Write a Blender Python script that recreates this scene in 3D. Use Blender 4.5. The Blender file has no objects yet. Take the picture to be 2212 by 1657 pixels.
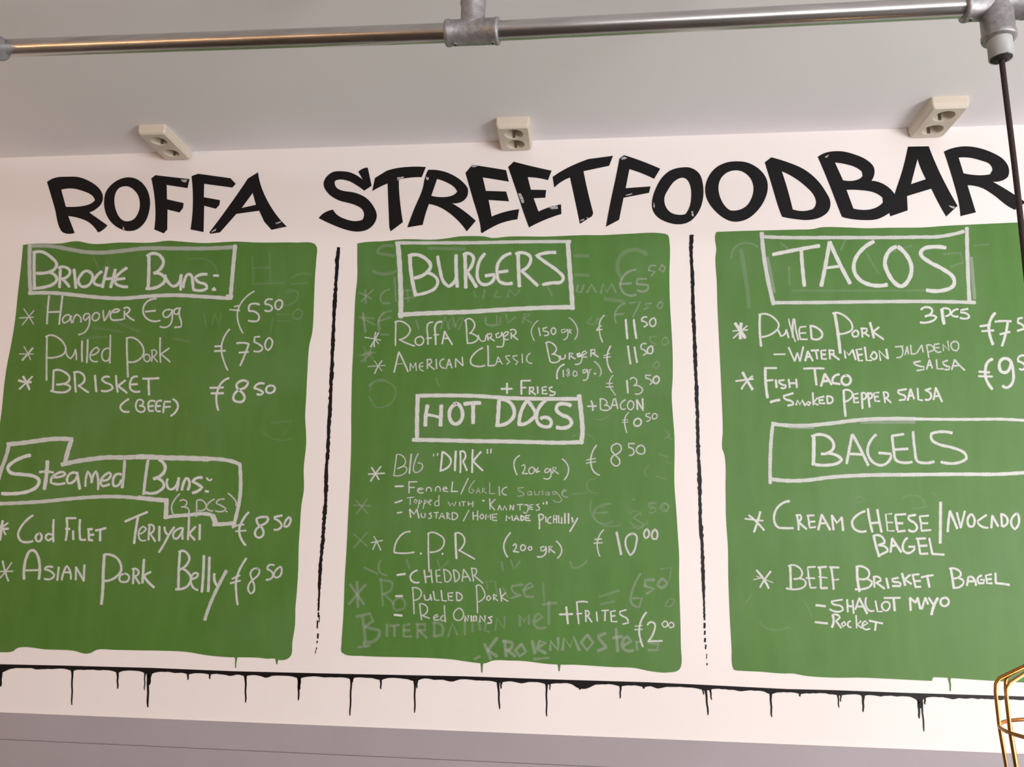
import bpy, math, random
from mathutils import Vector, Matrix
from mathutils.geometry import tessellate_polygon

random.seed(7)
SC = bpy.context.scene
COL = SC.collection

# ---------------------------------------------------------------- camera
FPX, CXP, CYP = 1780.0, 1106.0, 828.5          # focal length and centre in pixels of the 2212 x 1657 frame
U = Vector((90, -8963, 1780)).normalized()      # world up seen from the camera (x right, y down, z forward)
XA = -Vector((-20400, 42, 1780))
XA = (XA - U * XA.dot(U)).normalized()
DA = U.cross(XA).normalized()
M = Matrix((XA, DA, U))                         # camera axes -> world axes
EYE = Vector((0.0, -2.3, 1.62))
cam_d = bpy.data.cameras.new('camera'); cam = bpy.data.objects.new('camera', cam_d); COL.objects.link(cam)
cam_d.sensor_width = 36.0
cam_d.lens = 36.0 * FPX / 2212.0
cam_d.clip_start = 0.05
R = M @ Matrix(((1, 0, 0), (0, -1, 0), (0, 0, -1)))
cam.matrix_world = Matrix.Translation(EYE) @ R.to_4x4()
SC.camera = cam

def ray(px, py):
    return M @ Vector(((px - CXP) / FPX, (py - CYP) / FPX, 1.0))
def at_depth(px, py, z):
    return EYE + ray(px, py) * z
def on_wall(px, py, off=0.0):                   # a point of the menu wall (plane y = 0), off metres in front of it
    d = ray(px, py); return EYE + d * ((-off - EYE.y) / d.y)
def on_height(px, py, h):
    d = ray(px, py); return EYE + d * ((h - EYE.z) / d.z)

CEIL = (on_wall(260, 329.5).z + on_wall(1106, 307.5).z + on_wall(2130, 273).z) / 3

# ---------------------------------------------------------------- light
w = bpy.data.worlds.new('world'); SC.world = w; w.use_nodes = True
w.node_tree.nodes['Background'].inputs[0].default_value = (0.80, 0.88, 1.0, 1)
w.node_tree.nodes['Background'].inputs[1].default_value = 0.24

def area(name, loc, target, sx, sy, power, col):
    l = bpy.data.lights.new(name, 'AREA'); l.shape = 'RECTANGLE'; l.size = sx; l.size_y = sy
    l.energy = power; l.color = col
    o = bpy.data.objects.new(name, l); COL.objects.link(o)
    o.location = loc
    o.rotation_euler = (Vector(target) - Vector(loc)).to_track_quat('-Z', 'Y').to_euler()
    return o
area('shop_window_daylight', (3.4, -2.9, 0.95), (-0.6, 0.0, 1.9), 1.5, 1.7, 138, (0.985, 0.955, 0.955))
area('shopfront_daylight', (1.15, -5.2, 2.05), (0.0, 0.0, 1.6), 3.6, 0.8, 98, (0.97, 0.985, 1.0))
def bulb_light(loc, power, rad, col):
    l = bpy.data.lights.new('warm_bulb', 'POINT'); l.energy = power; l.shadow_soft_size = rad; l.color = col
    o = bpy.data.objects.new('warm_bulb', l); COL.objects.link(o); o.location = loc
for bx, by, bz in ((-3.2, -2.5, 2.05), (-3.05, -3.1, 2.1), (-2.9, -3.8, 2.1), (-2.6, -4.5, 2.15)):
    bulb_light((bx, by, bz), 12, 0.07, (1.0, 0.60, 0.31))

SC.view_settings.view_transform = 'Standard'
SC.view_settings.look = 'None'
SC.view_settings.exposure = 0.10
SC.view_settings.gamma = 1.0
SC.view_settings.use_curve_mapping = False

# ---------------------------------------------------------------- materials
def mat(name, col, rough=0.6, metal=0.0, spec=0.5):
    m = bpy.data.materials.new(name); m.use_nodes = True
    b = m.node_tree.nodes['Principled BSDF']
    b.inputs['Base Color'].default_value = (*col, 1); b.inputs['Roughness'].default_value = rough
    b.inputs['Metallic'].default_value = metal; b.inputs['Specular IOR Level'].default_value = spec
    return m, m.node_tree, b
def N(t, kind, **kw):
    n = t.nodes.new(kind)
    for k, v in kw.items():
        setattr(n, k, v)
    return n
def noise(t, scale, detail=4, mapping=None, rough=0.55):
    tc = N(t, 'ShaderNodeTexCoord'); mp = N(t, 'ShaderNodeMapping'); nz = N(t, 'ShaderNodeTexNoise')
    if mapping: mp.inputs['Scale'].default_value = mapping
    nz.inputs['Scale'].default_value = scale; nz.inputs['Detail'].default_value = detail
    nz.inputs['Roughness'].default_value = rough
    t.links.new(tc.outputs['Object'], mp.inputs[0]); t.links.new(mp.outputs[0], nz.inputs['Vector'])
    return nz.outputs['Fac']
def ramp(t, fac, stops):
    r = N(t, 'ShaderNodeValToRGB'); e = r.color_ramp.elements
    while len(e) < len(stops): e.new(0.5)
    for el, (p, c) in zip(e, stops):
        el.position = p; el.color = (*c, 1) if len(c) == 3 else c
    t.links.new(fac, r.inputs[0]); return r.outputs[0]
def bump(t, b, fac, strength, dist=0.001):
    bp = N(t, 'ShaderNodeBump'); bp.inputs['Strength'].default_value = strength; bp.inputs['Distance'].default_value = dist
    t.links.new(fac, bp.inputs['Height']); t.links.new(bp.outputs[0], b.inputs['Normal'])

M_wall, t, b = mat('matt_white_wall_paint', (0.84, 0.79, 0.775), 0.75, spec=0.25)
t.links.new(ramp(t, noise(t, 1.6, 3), [(0.3, (0.865, 0.81, 0.79)), (0.7, (0.885, 0.835, 0.82))]), b.inputs['Base Color'])
bump(t, b, noise(t, 90, 3), 0.10, 0.002)
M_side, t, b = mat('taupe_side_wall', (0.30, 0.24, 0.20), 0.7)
M_ceil, t, b = mat('ceiling_paint', (0.74, 0.71, 0.70), 0.8, spec=0.2)
t.links.new(ramp(t, noise(t, 1.1, 4), [(0.3, (0.865, 0.845, 0.875)), (0.7, (0.89, 0.875, 0.905))]), b.inputs['Base Color'])
bump(t, b, noise(t, 60, 3), 0.08, 0.002)
M_clad, t, b = mat('mauve_grey_board_paint', (0.38, 0.345, 0.37), 0.55, spec=0.3)
t.links.new(ramp(t, noise(t, 2.5, 4), [(0.3, (0.365, 0.33, 0.35)), (0.7, (0.40, 0.365, 0.395))]), b.inputs['Base Color'])
M_floor, t, b = mat('brown_floor', (0.22, 0.17, 0.13), 0.5)
t.links.new(ramp(t, noise(t, 3, 4, (1, 8, 1)), [(0.3, (0.035, 0.027, 0.022)), (0.7, (0.065, 0.050, 0.042))]), b.inputs['Base Color'])
M_green, t, b = mat('green_chalkboard_paint', (0.115, 0.26, 0.045), 0.55, spec=0.55)
f1 = noise(t, 1.0, 5, (22, 4, 5)); f2 = noise(t, 3.2, 5)
c1 = ramp(t, f1, [(0.25, (0.056, 0.168, 0.016)), (0.75, (0.074, 0.206, 0.026))])
mx = N(t, 'ShaderNodeMix', data_type='RGBA'); t.links.new(c1, mx.inputs[6]); mx.inputs[7].default_value = (0.12, 0.235, 0.085, 1)
t.links.new(ramp(t, f2, [(0.45, (0, 0, 0)), (0.75, (0.45, 0.45, 0.45))]), mx.inputs[0])
t.links.new(mx.outputs[2], b.inputs['Base Color'])
bump(t, b, f1, 0.15, 0.001)
M_black, t, b = mat('black_sign_paint', (0.008, 0.007, 0.008), 0.42, spec=0.22)
t.links.new(ramp(t, noise(t, 16, 6), [(0.66, (0.006, 0.005, 0.006)), (0.80, (0.035, 0.035, 0.04))]), b.inputs['Base Color'])
M_chip, t, b = mat('worn_paint_chip', (0.42, 0.42, 0.44), 0.7)
t.links.new(ramp(t, noise(t, 130, 4), [(0.35, (0.12, 0.12, 0.13)), (0.6, (0.62, 0.61, 0.62))]), b.inputs['Base Color'])
M_chalk = bpy.data.materials.new('chalk'); M_chalk.use_nodes = True
t = M_chalk.node_tree; b = t.nodes['Principled BSDF']; out = t.nodes['Material Output']
b.inputs['Base Color'].default_value = (0.69, 0.715, 0.68, 1); b.inputs['Roughness'].default_value = 0.95
b.inputs['Specular IOR Level'].default_value = 0.1
at = N(t, 'ShaderNodeAttribute', attribute_name='chalk')
nz = N(t, 'ShaderNodeMapRange'); t.links.new(noise(t, 260, 3), nz.inputs[0])
nz.inputs[1].default_value = 0.3; nz.inputs[2].default_value = 0.6; nz.inputs[3].default_value = 0.78; nz.inputs[4].default_value = 1.06
mu = N(t, 'ShaderNodeMath', operation='MULTIPLY'); mu.use_clamp = True
t.links.new(at.outputs['Fac'], mu.inputs[0]); t.links.new(nz.outputs[0], mu.inputs[1])
tr = N(t, 'ShaderNodeBsdfTransparent'); ms = N(t, 'ShaderNodeMixShader')
t.links.new(mu.outputs[0], ms.inputs[0]); t.links.new(tr.outputs[0], ms.inputs[1]); t.links.new(b.outputs[0], ms.inputs[2])
t.links.new(ms.outputs[0], out.inputs[0])
M_pipe, t, b = mat('galvanised_pipe', (0.52, 0.51, 0.50), 0.27, 1.0)
t.links.new(ramp(t, noise(t, 30, 5, (0.3, 3, 3)), [(0.3, (0.44, 0.43, 0.42)), (0.7, (0.60, 0.59, 0.58))]), b.inputs['Base Color'])
M_cast, t, b = mat('cast_galvanised_fitting', (0.33, 0.32, 0.325), 0.5, 0.75)
fz = noise(t, 120, 4)
t.links.new(ramp(t, fz, [(0.3, (0.27, 0.26, 0.265)), (0.7, (0.42, 0.41, 0.42))]), b.inputs['Base Color'])
bump(t, b, fz, 0.35, 0.001)
M_sleeve, t, b = mat('pale_grey_plastic', (0.42, 0.43, 0.43), 0.45)
M_rubber, t, b = mat('black_rubber', (0.012, 0.010, 0.010), 0.6)
M_cord, t, b = mat('braided_dark_brown_cord', (0.022, 0.010, 0.010), 0.8)
fz = noise(t, 500, 2, (1, 1, 0.5)); bump(t, b, fz, 0.6, 0.001)
t.links.new(ramp(t, fz, [(0.35, (0.010, 0.005, 0.005)), (0.65, (0.040, 0.017, 0.015))]), b.inputs['Base Color'])
M_cream, t, b = mat('cream_plastic', (0.80, 0.745, 0.66), 0.35)
t.links.new(ramp(t, noise(t, 12, 3), [(0.3, (0.66, 0.59, 0.485)), (0.7, (0.69, 0.62, 0.52))]), b.inputs['Base Color'])
M_well, t, b = mat('darker_cream_insert', (0.55, 0.49, 0.42), 0.4)  # a darker cream, used for the joint across the face plate
M_hole, t, b = mat('dark_pin_hole', (0.02, 0.015, 0.012), 0.7)
M_brass, t, b = mat('brass_wire', (0.46, 0.22, 0.075), 0.24, 1.0)
M_bulb = bpy.data.materials.new('glowing_bulb'); M_bulb.use_nodes = True
t = M_bulb.node_tree; t.nodes.remove(t.nodes['Principled BSDF'])
em = N(t, 'ShaderNodeEmission'); em.inputs[0].default_value = (1.0, 0.62, 0.25, 1); em.inputs[1].default_value = 32
t.links.new(em.outputs[0], t.nodes['Material Output'].inputs[0])

# ---------------------------------------------------------------- helpers
def tag(o, label=None, cat=None, group=None, kind=None):
    for k, v in (('label', label), ('category', cat), ('group', group), ('kind', kind)):
        if v: o[k] = v
    return o
def wpos(o):
    p = o.location.copy()
    while o.parent: o = o.parent; p += o.location
    return p
def build(name, verts, faces, material, parent=None, origin=None, smooth=False, attr=None, mats=None, fm=None):
    verts = [Vector(v) for v in verts]
    if origin is None:
        mn = [min(v[i] for v in verts) for i in range(3)]; mxx = [max(v[i] for v in verts) for i in range(3)]
        origin = Vector(((mn[0] + mxx[0]) / 2, (mn[1] + mxx[1]) / 2, mn[2]))
    me = bpy.data.meshes.new(name)
    me.from_pydata([v - origin for v in verts], [], faces)
    me.materials.append(material)
    if attr is not None:
        a = me.attributes.new('chalk', 'FLOAT', 'POINT')
        a.data.foreach_set('value', attr)
    if smooth: me.polygons.foreach_set('use_smooth', [True] * len(me.polygons))
    if smooth:
        for p_ in me.polygons:
            if len(p_.vertices) > 4: p_.use_smooth = False
    me.update()
    o = bpy.data.objects.new(name, me); COL.objects.link(o)
    if parent is not None:
        o.parent = parent; o.location = origin - wpos(parent)
    else: o.location = origin
    return o
def empty(name, loc):
    o = bpy.data.objects.new(name, None); o.empty_display_size = 0.05; COL.objects.link(o); o.location = loc; return o
def join(*shapes):
    V, F = [], []
    for v, f in shapes:
        n = len(V); V += list(v); F += [tuple(i + n for i in q) for q in f]
    return V, F
def box(x0, x1, y0, y1, z0, z1):
    v = [(x, y, z) for x in (x0, x1) for y in (y0, y1) for z in (z0, z1)]
    return v, [(0, 1, 3, 2), (4, 6, 7, 5), (0, 4, 5, 1), (2, 3, 7, 6), (0, 2, 6, 4), (1, 5, 7, 3)]
def tube(pts, r, seg=16, caps=True):
    """a swept round bar; r a number or one radius per point"""
    pts = [Vector(p) for p in pts]; n = len(pts)
    rs = r if isinstance(r, (list, tuple)) else [r] * n
    V, F = [], []
    ref = None
    for i, p in enumerate(pts):
        a = pts[max(i - 1, 0)]; c = pts[min(i + 1, n - 1)]
        d = (c - a)
        if d.length < 1e-9: d = (pts[-1] - pts[0])
        d.normalize()
        if ref is None: ref = Vector((0, 0, 1)) if abs(d.z) < 0.8 else Vector((0, 1, 0))
        u = d.cross(ref).normalized(); v = u.cross(d).normalized(); ref = v
        for k in range(seg):
            an = 2 * math.pi * k / seg
            V.append(p + u * (math.cos(an) * rs[i]) + v * (math.sin(an) * rs[i]))
    for i in range(n - 1):
        for k in range(seg):
            k2 = (k + 1) % seg
            F.append((i * seg + k, i * seg + k2, (i + 1) * seg + k2, (i + 1) * seg + k))
    if caps:
        m0 = len(V); V += [v.copy() for v in V[:seg]] + [v.copy() for v in V[(n - 1) * seg:n * seg]]
        F.append(tuple(m0 + k for k in range(seg - 1, -1, -1))); F.append(tuple(m0 + seg + k for k in range(seg)))
    return V, F

def smooth2(pts, closed=False, thr=65, step=9.0):
    """round off gentle bends of a pixel outline, keep sharp corners"""
    n = len(pts); P = [Vector(p) for p in pts]
    if n < 3: return P
    def tang(i):
        if not closed and (i == 0 or i == n - 1): return None
        a, b_, c = P[(i - 1) % n], P[i], P[(i + 1) % n]
        u, v = b_ - a, c - b_
        if u.length < 1e-6 or v.length < 1e-6: return None
        if math.degrees(u.angle(v)) > thr: return None
        return (u.normalized() + v.normalized()).normalized()
    res = []
    m = n if closed else n - 1
    T = [tang(i) for i in range(n)]
    for i in range(m):
        j = (i + 1) % n; a, b_ = P[i], P[j]; L = (b_ - a).length
        ta = T[i]; tb = T[j]; ch = (b_ - a).normalized() if L > 1e-6 else Vector((1, 0))
        ta = ta if ta is not None else ((2 * ch - tb) if tb is not None else ch)
        tb2 = T[j] if T[j] is not None else ((2 * ch - T[i]) if T[i] is not None else ch)
        k = max(1, min(10, int(L / step) + 1))
        if T[i] is None and T[j] is None: k = 1
        for s in range(k):
            x = s / k; h1 = 2 * x**3 - 3 * x**2 + 1; h2 = x**3 - 2 * x**2 + x; h3 = -2 * x**3 + 3 * x**2; h4 = x**3 - x**2
            res.append(a * h1 + ta * L * h2 + b_ * h3 + tb2 * L * h4)
    if not closed: res.append(P[-1])
    return res

def painted(name, loops, off, thick, material, parent=None):
    """a flat painted patch of the wall with real thickness; loops are pixel outlines, the first the outer one"""
    V, F = [], []
    L3 = [[on_wall(p[0], p[1], off) for p in lp] for lp in loops]
    # project on one plane of the wall
    tris = tessellate_polygon(L3)
    for lp in L3: V += lp
    for q in tris:
        a, b_, c = (V[i] for i in q)
        F.append(tuple(q) if (b_ - a).cross(c - a).y < 0 else tuple(reversed(q)))
    st = 0
    for lp in L3:
        n = len(lp); base = len(V)
        V += [p + Vector((0, thick, 0)) for p in lp]
        for i in range(n):
            j = (i + 1) % n; F.append((st + i, st + j, base + j, base + i))
        st += n
    # faces index the front verts first, then every skirt; offsets stay right because loops were added in order
    return build(name, V, F, material, parent)

def px(s):
    return [tuple(float(c) for c in p.split(',')) for p in s.split()]
def crop(x0, y0, s, pts): return [(x0 + x / s, y0 + y / s) for x, y in pts]
def ragged(pts, amp, step=14.0, closed=True):
    out = []; n = len(pts); m = n if closed else n - 1
    for i in range(m):
        a = Vector(pts[i]); b_ = Vector(pts[(i + 1) % n]); L = (b_ - a).length; k = max(1, int(L / step))
        for s in range(k):
            p = a.lerp(b_, s / k)
            if s: p += Vector((random.uniform(-amp, amp), random.uniform(-amp, amp)))
            out.append(p)
    if not closed: out.append(Vector(pts[-1]))
    return out

# ---------------------------------------------------------------- the room
FLOOR = 0.0
def struct(name, shape, m, parent=None):
    o = build(name, *shape, m, parent)
    if parent is None: o['kind'] = 'structure'
    return o
wall = struct('wall_back', box(-3.6, 3.6, 0.0, 0.12, FLOOR, CEIL), M_wall)
struct('ceiling', box(-3.6, 3.6, -5.4, 0.12, CEIL, CEIL + 0.12), M_ceil)
struct('floor', box(-3.6, 3.6, -5.4, 0.12, -0.1, FLOOR), M_floor)
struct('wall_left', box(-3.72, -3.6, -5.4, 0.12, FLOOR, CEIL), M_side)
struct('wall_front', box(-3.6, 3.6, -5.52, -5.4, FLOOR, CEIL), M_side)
struct('wall_right', box(3.6, 3.72, -5.4, 0.12, FLOOR, CEIL), M_wall)

# grey boarding along the foot of the white wall
def wz(p, off): return on_wall(p[0], p[1], off)
def board_strip(top, bottom, th):
    q = []
    for (a, b_) in ((top[0], top[1]), (bottom[0], bottom[1])):
        pa, pb = wz(a, 0), wz(b_, 0)
        sl = (pb.z - pa.z) / (pb.x - pa.x)
        for xx in (-3.6, 3.6): q.append((xx, pa.z + sl * (xx - pa.x)))
    (x0, z0), (x1, z1), (x2, z2), (x3, z3) = q[0], q[1], q[2], q[3]
    V = [(x0, -th, z0), (x1, -th, z1), (x3, -th, z3), (x2, -th, z2), (x0, 0, z0), (x1, 0, z1), (x3, 0, z3), (x2, 0, z2)]
    return V, [(0, 3, 2, 1), (4, 5, 6, 7), (0, 1, 5, 4), (1, 2, 6, 5), (2, 3, 7, 6), (3, 0, 4, 7)]
clad = empty('trim_1', (0, 0, 1.0)); clad['kind'] = 'structure'
top_l, top_r = (0, 1539), (2212, 1629)
j_l, j_r = (0, 1595.5), (1250, 1653)
build('board', *board_strip((top_l, top_r), ((j_l[0], j_l[1] - 1.1), (j_r[0], j_r[1] - 1.1)), 0.006), M_clad, clad)
build('board', *board_strip(((j_l[0], j_l[1] + 1.1), (j_r[0], j_r[1] + 1.1)), ((0, 2250), (2212, 2345)), 0.006), M_clad, clad)
build('joint', *board_strip(((j_l[0], j_l[1] - 2), (j_r[0], j_r[1] - 2)), ((j_l[0], j_l[1] + 2), (j_r[0], j_r[1] + 2)), 0.0015), M_clad, clad)

# ---------------------------------------------------------------- green menu boards
TB = 0.0012
def menu_board(pts, label, drips=()):
    o = painted('menu_board', [[tuple(v) for v in ragged(smooth2(pts, True, 60), 0.9)]], TB, TB - 0.0001, M_green)
    tag(o, label, 'menu board', None)
    for (x0, y0, x1, y1, wd) in drips:
        k = [(x0 - wd, y0 - 3), (x0 - wd * .6, y0 + 5), (x1 - wd * .45, (y0 + y1) / 2), (x1 - wd * .3, y1), (x1 + wd * .3, y1), (x1 + wd * .45, (y0 + y1) / 2), (x0 + wd * .6, y0 + 5), (x0 + wd, y0 - 3)]
        painted('drip', [k], TB - 0.0002, TB - 0.0004, M_green, o)
    return o
BL = menu_board(px('50,529 80,526 130,526 165,521 200,527 260,524 330,524 362,520 392,522 440,525 510,522 560,524 640,524 680,527 684,533 683,560 680,600 678,650 674,720 668,745 664,800 661,860 659,900 661,940 661,960 656,1010 656,1060 651,1090 647,1150 645,1180 644,1230 640,1290 638,1310 637,1350 631,1390 629,1415 620,1424 604,1426 596,1423 575,1423 560,1421 520,1420 500,1420 450,1416 400,1408 360,1406 300,1405 250,1404 208,1404 195,1411 182,1412 160,1406 100,1403 40,1399 34,1402 28,1407 0,1409 -60,1406 -58,1300 -40,1200 -25,1100 -13,1000 2,900 13,803 26,734 33,690 38,641 45,580'),
    'green hand-painted menu board listing brioche buns and steamed buns in chalk', [(510, 1420, 509, 1443, 3), (598, 1423, 598, 1435, 4)])
BM = menu_board(px('772,526 790,523 830,521 870,517 900,517 930,518 965,515 990,511 1020,510 1048,511 1062,514 1100,511 1180,511 1260,508 1300,508 1360,505 1430,504 1443,508 1446,520 1446,600 1447,650 1451,720 1453,760 1453,820 1451,850 1453,890 1457,945 1457,1050 1460,1090 1464,1150 1467,1200 1467,1250 1470,1350 1471,1400 1472,1435 1467,1447 1440,1453 1405,1450 1370,1443 1320,1441 1275,1438 1240,1436 1213,1436 1180,1434 1130,1428 1100,1427 1065,1427 1048,1433 1030,1432 1000,1428 980,1425 940,1422 880,1420 830,1419 780,1417 745,1414 738,1409 738,1390 742,1330 745,1250 748,1200 753,1100 757,1020 759,950 759,900 761,800 763,760 766,680 768,640 772,600 772,560'),
    'green hand-painted menu board listing burgers and hot dogs, between two black dividing strokes', [(1041, 1431, 1041, 1453, 4), (1208, 1435, 1208, 1450, 4)])
BR = menu_board(px('1548,501 1600,499 1680,497 1720,496 1755,495 1775,491 1820,491 1870,493 1920,492 2000,491 2040,488 2100,485 2212,480 2330,476 2470,470 2480,900 2500,1300 2512,1484 2300,1478 2180,1473 2100,1468 2040,1464 2016,1463 2013,1471 1990,1470 1930,1467 1860,1464 1800,1464 1740,1460 1712,1455 1690,1455 1640,1451 1600,1449 1586,1447 1583,1441 1581,1400 1577,1330 1574,1250 1573,1180 1569,1120 1568,1060 1565,980 1561,970 1562,930 1560,870 1557,800 1553,720 1550,650 1549,610 1546,555 1548,540 1545,510'),
    'green hand-painted menu board listing tacos and bagels, behind the hanging cord', [(2051, 1465, 2053, 1493, 4)])
BOARDS = {'L': BL, 'M': BM, 'R': BR}

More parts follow.
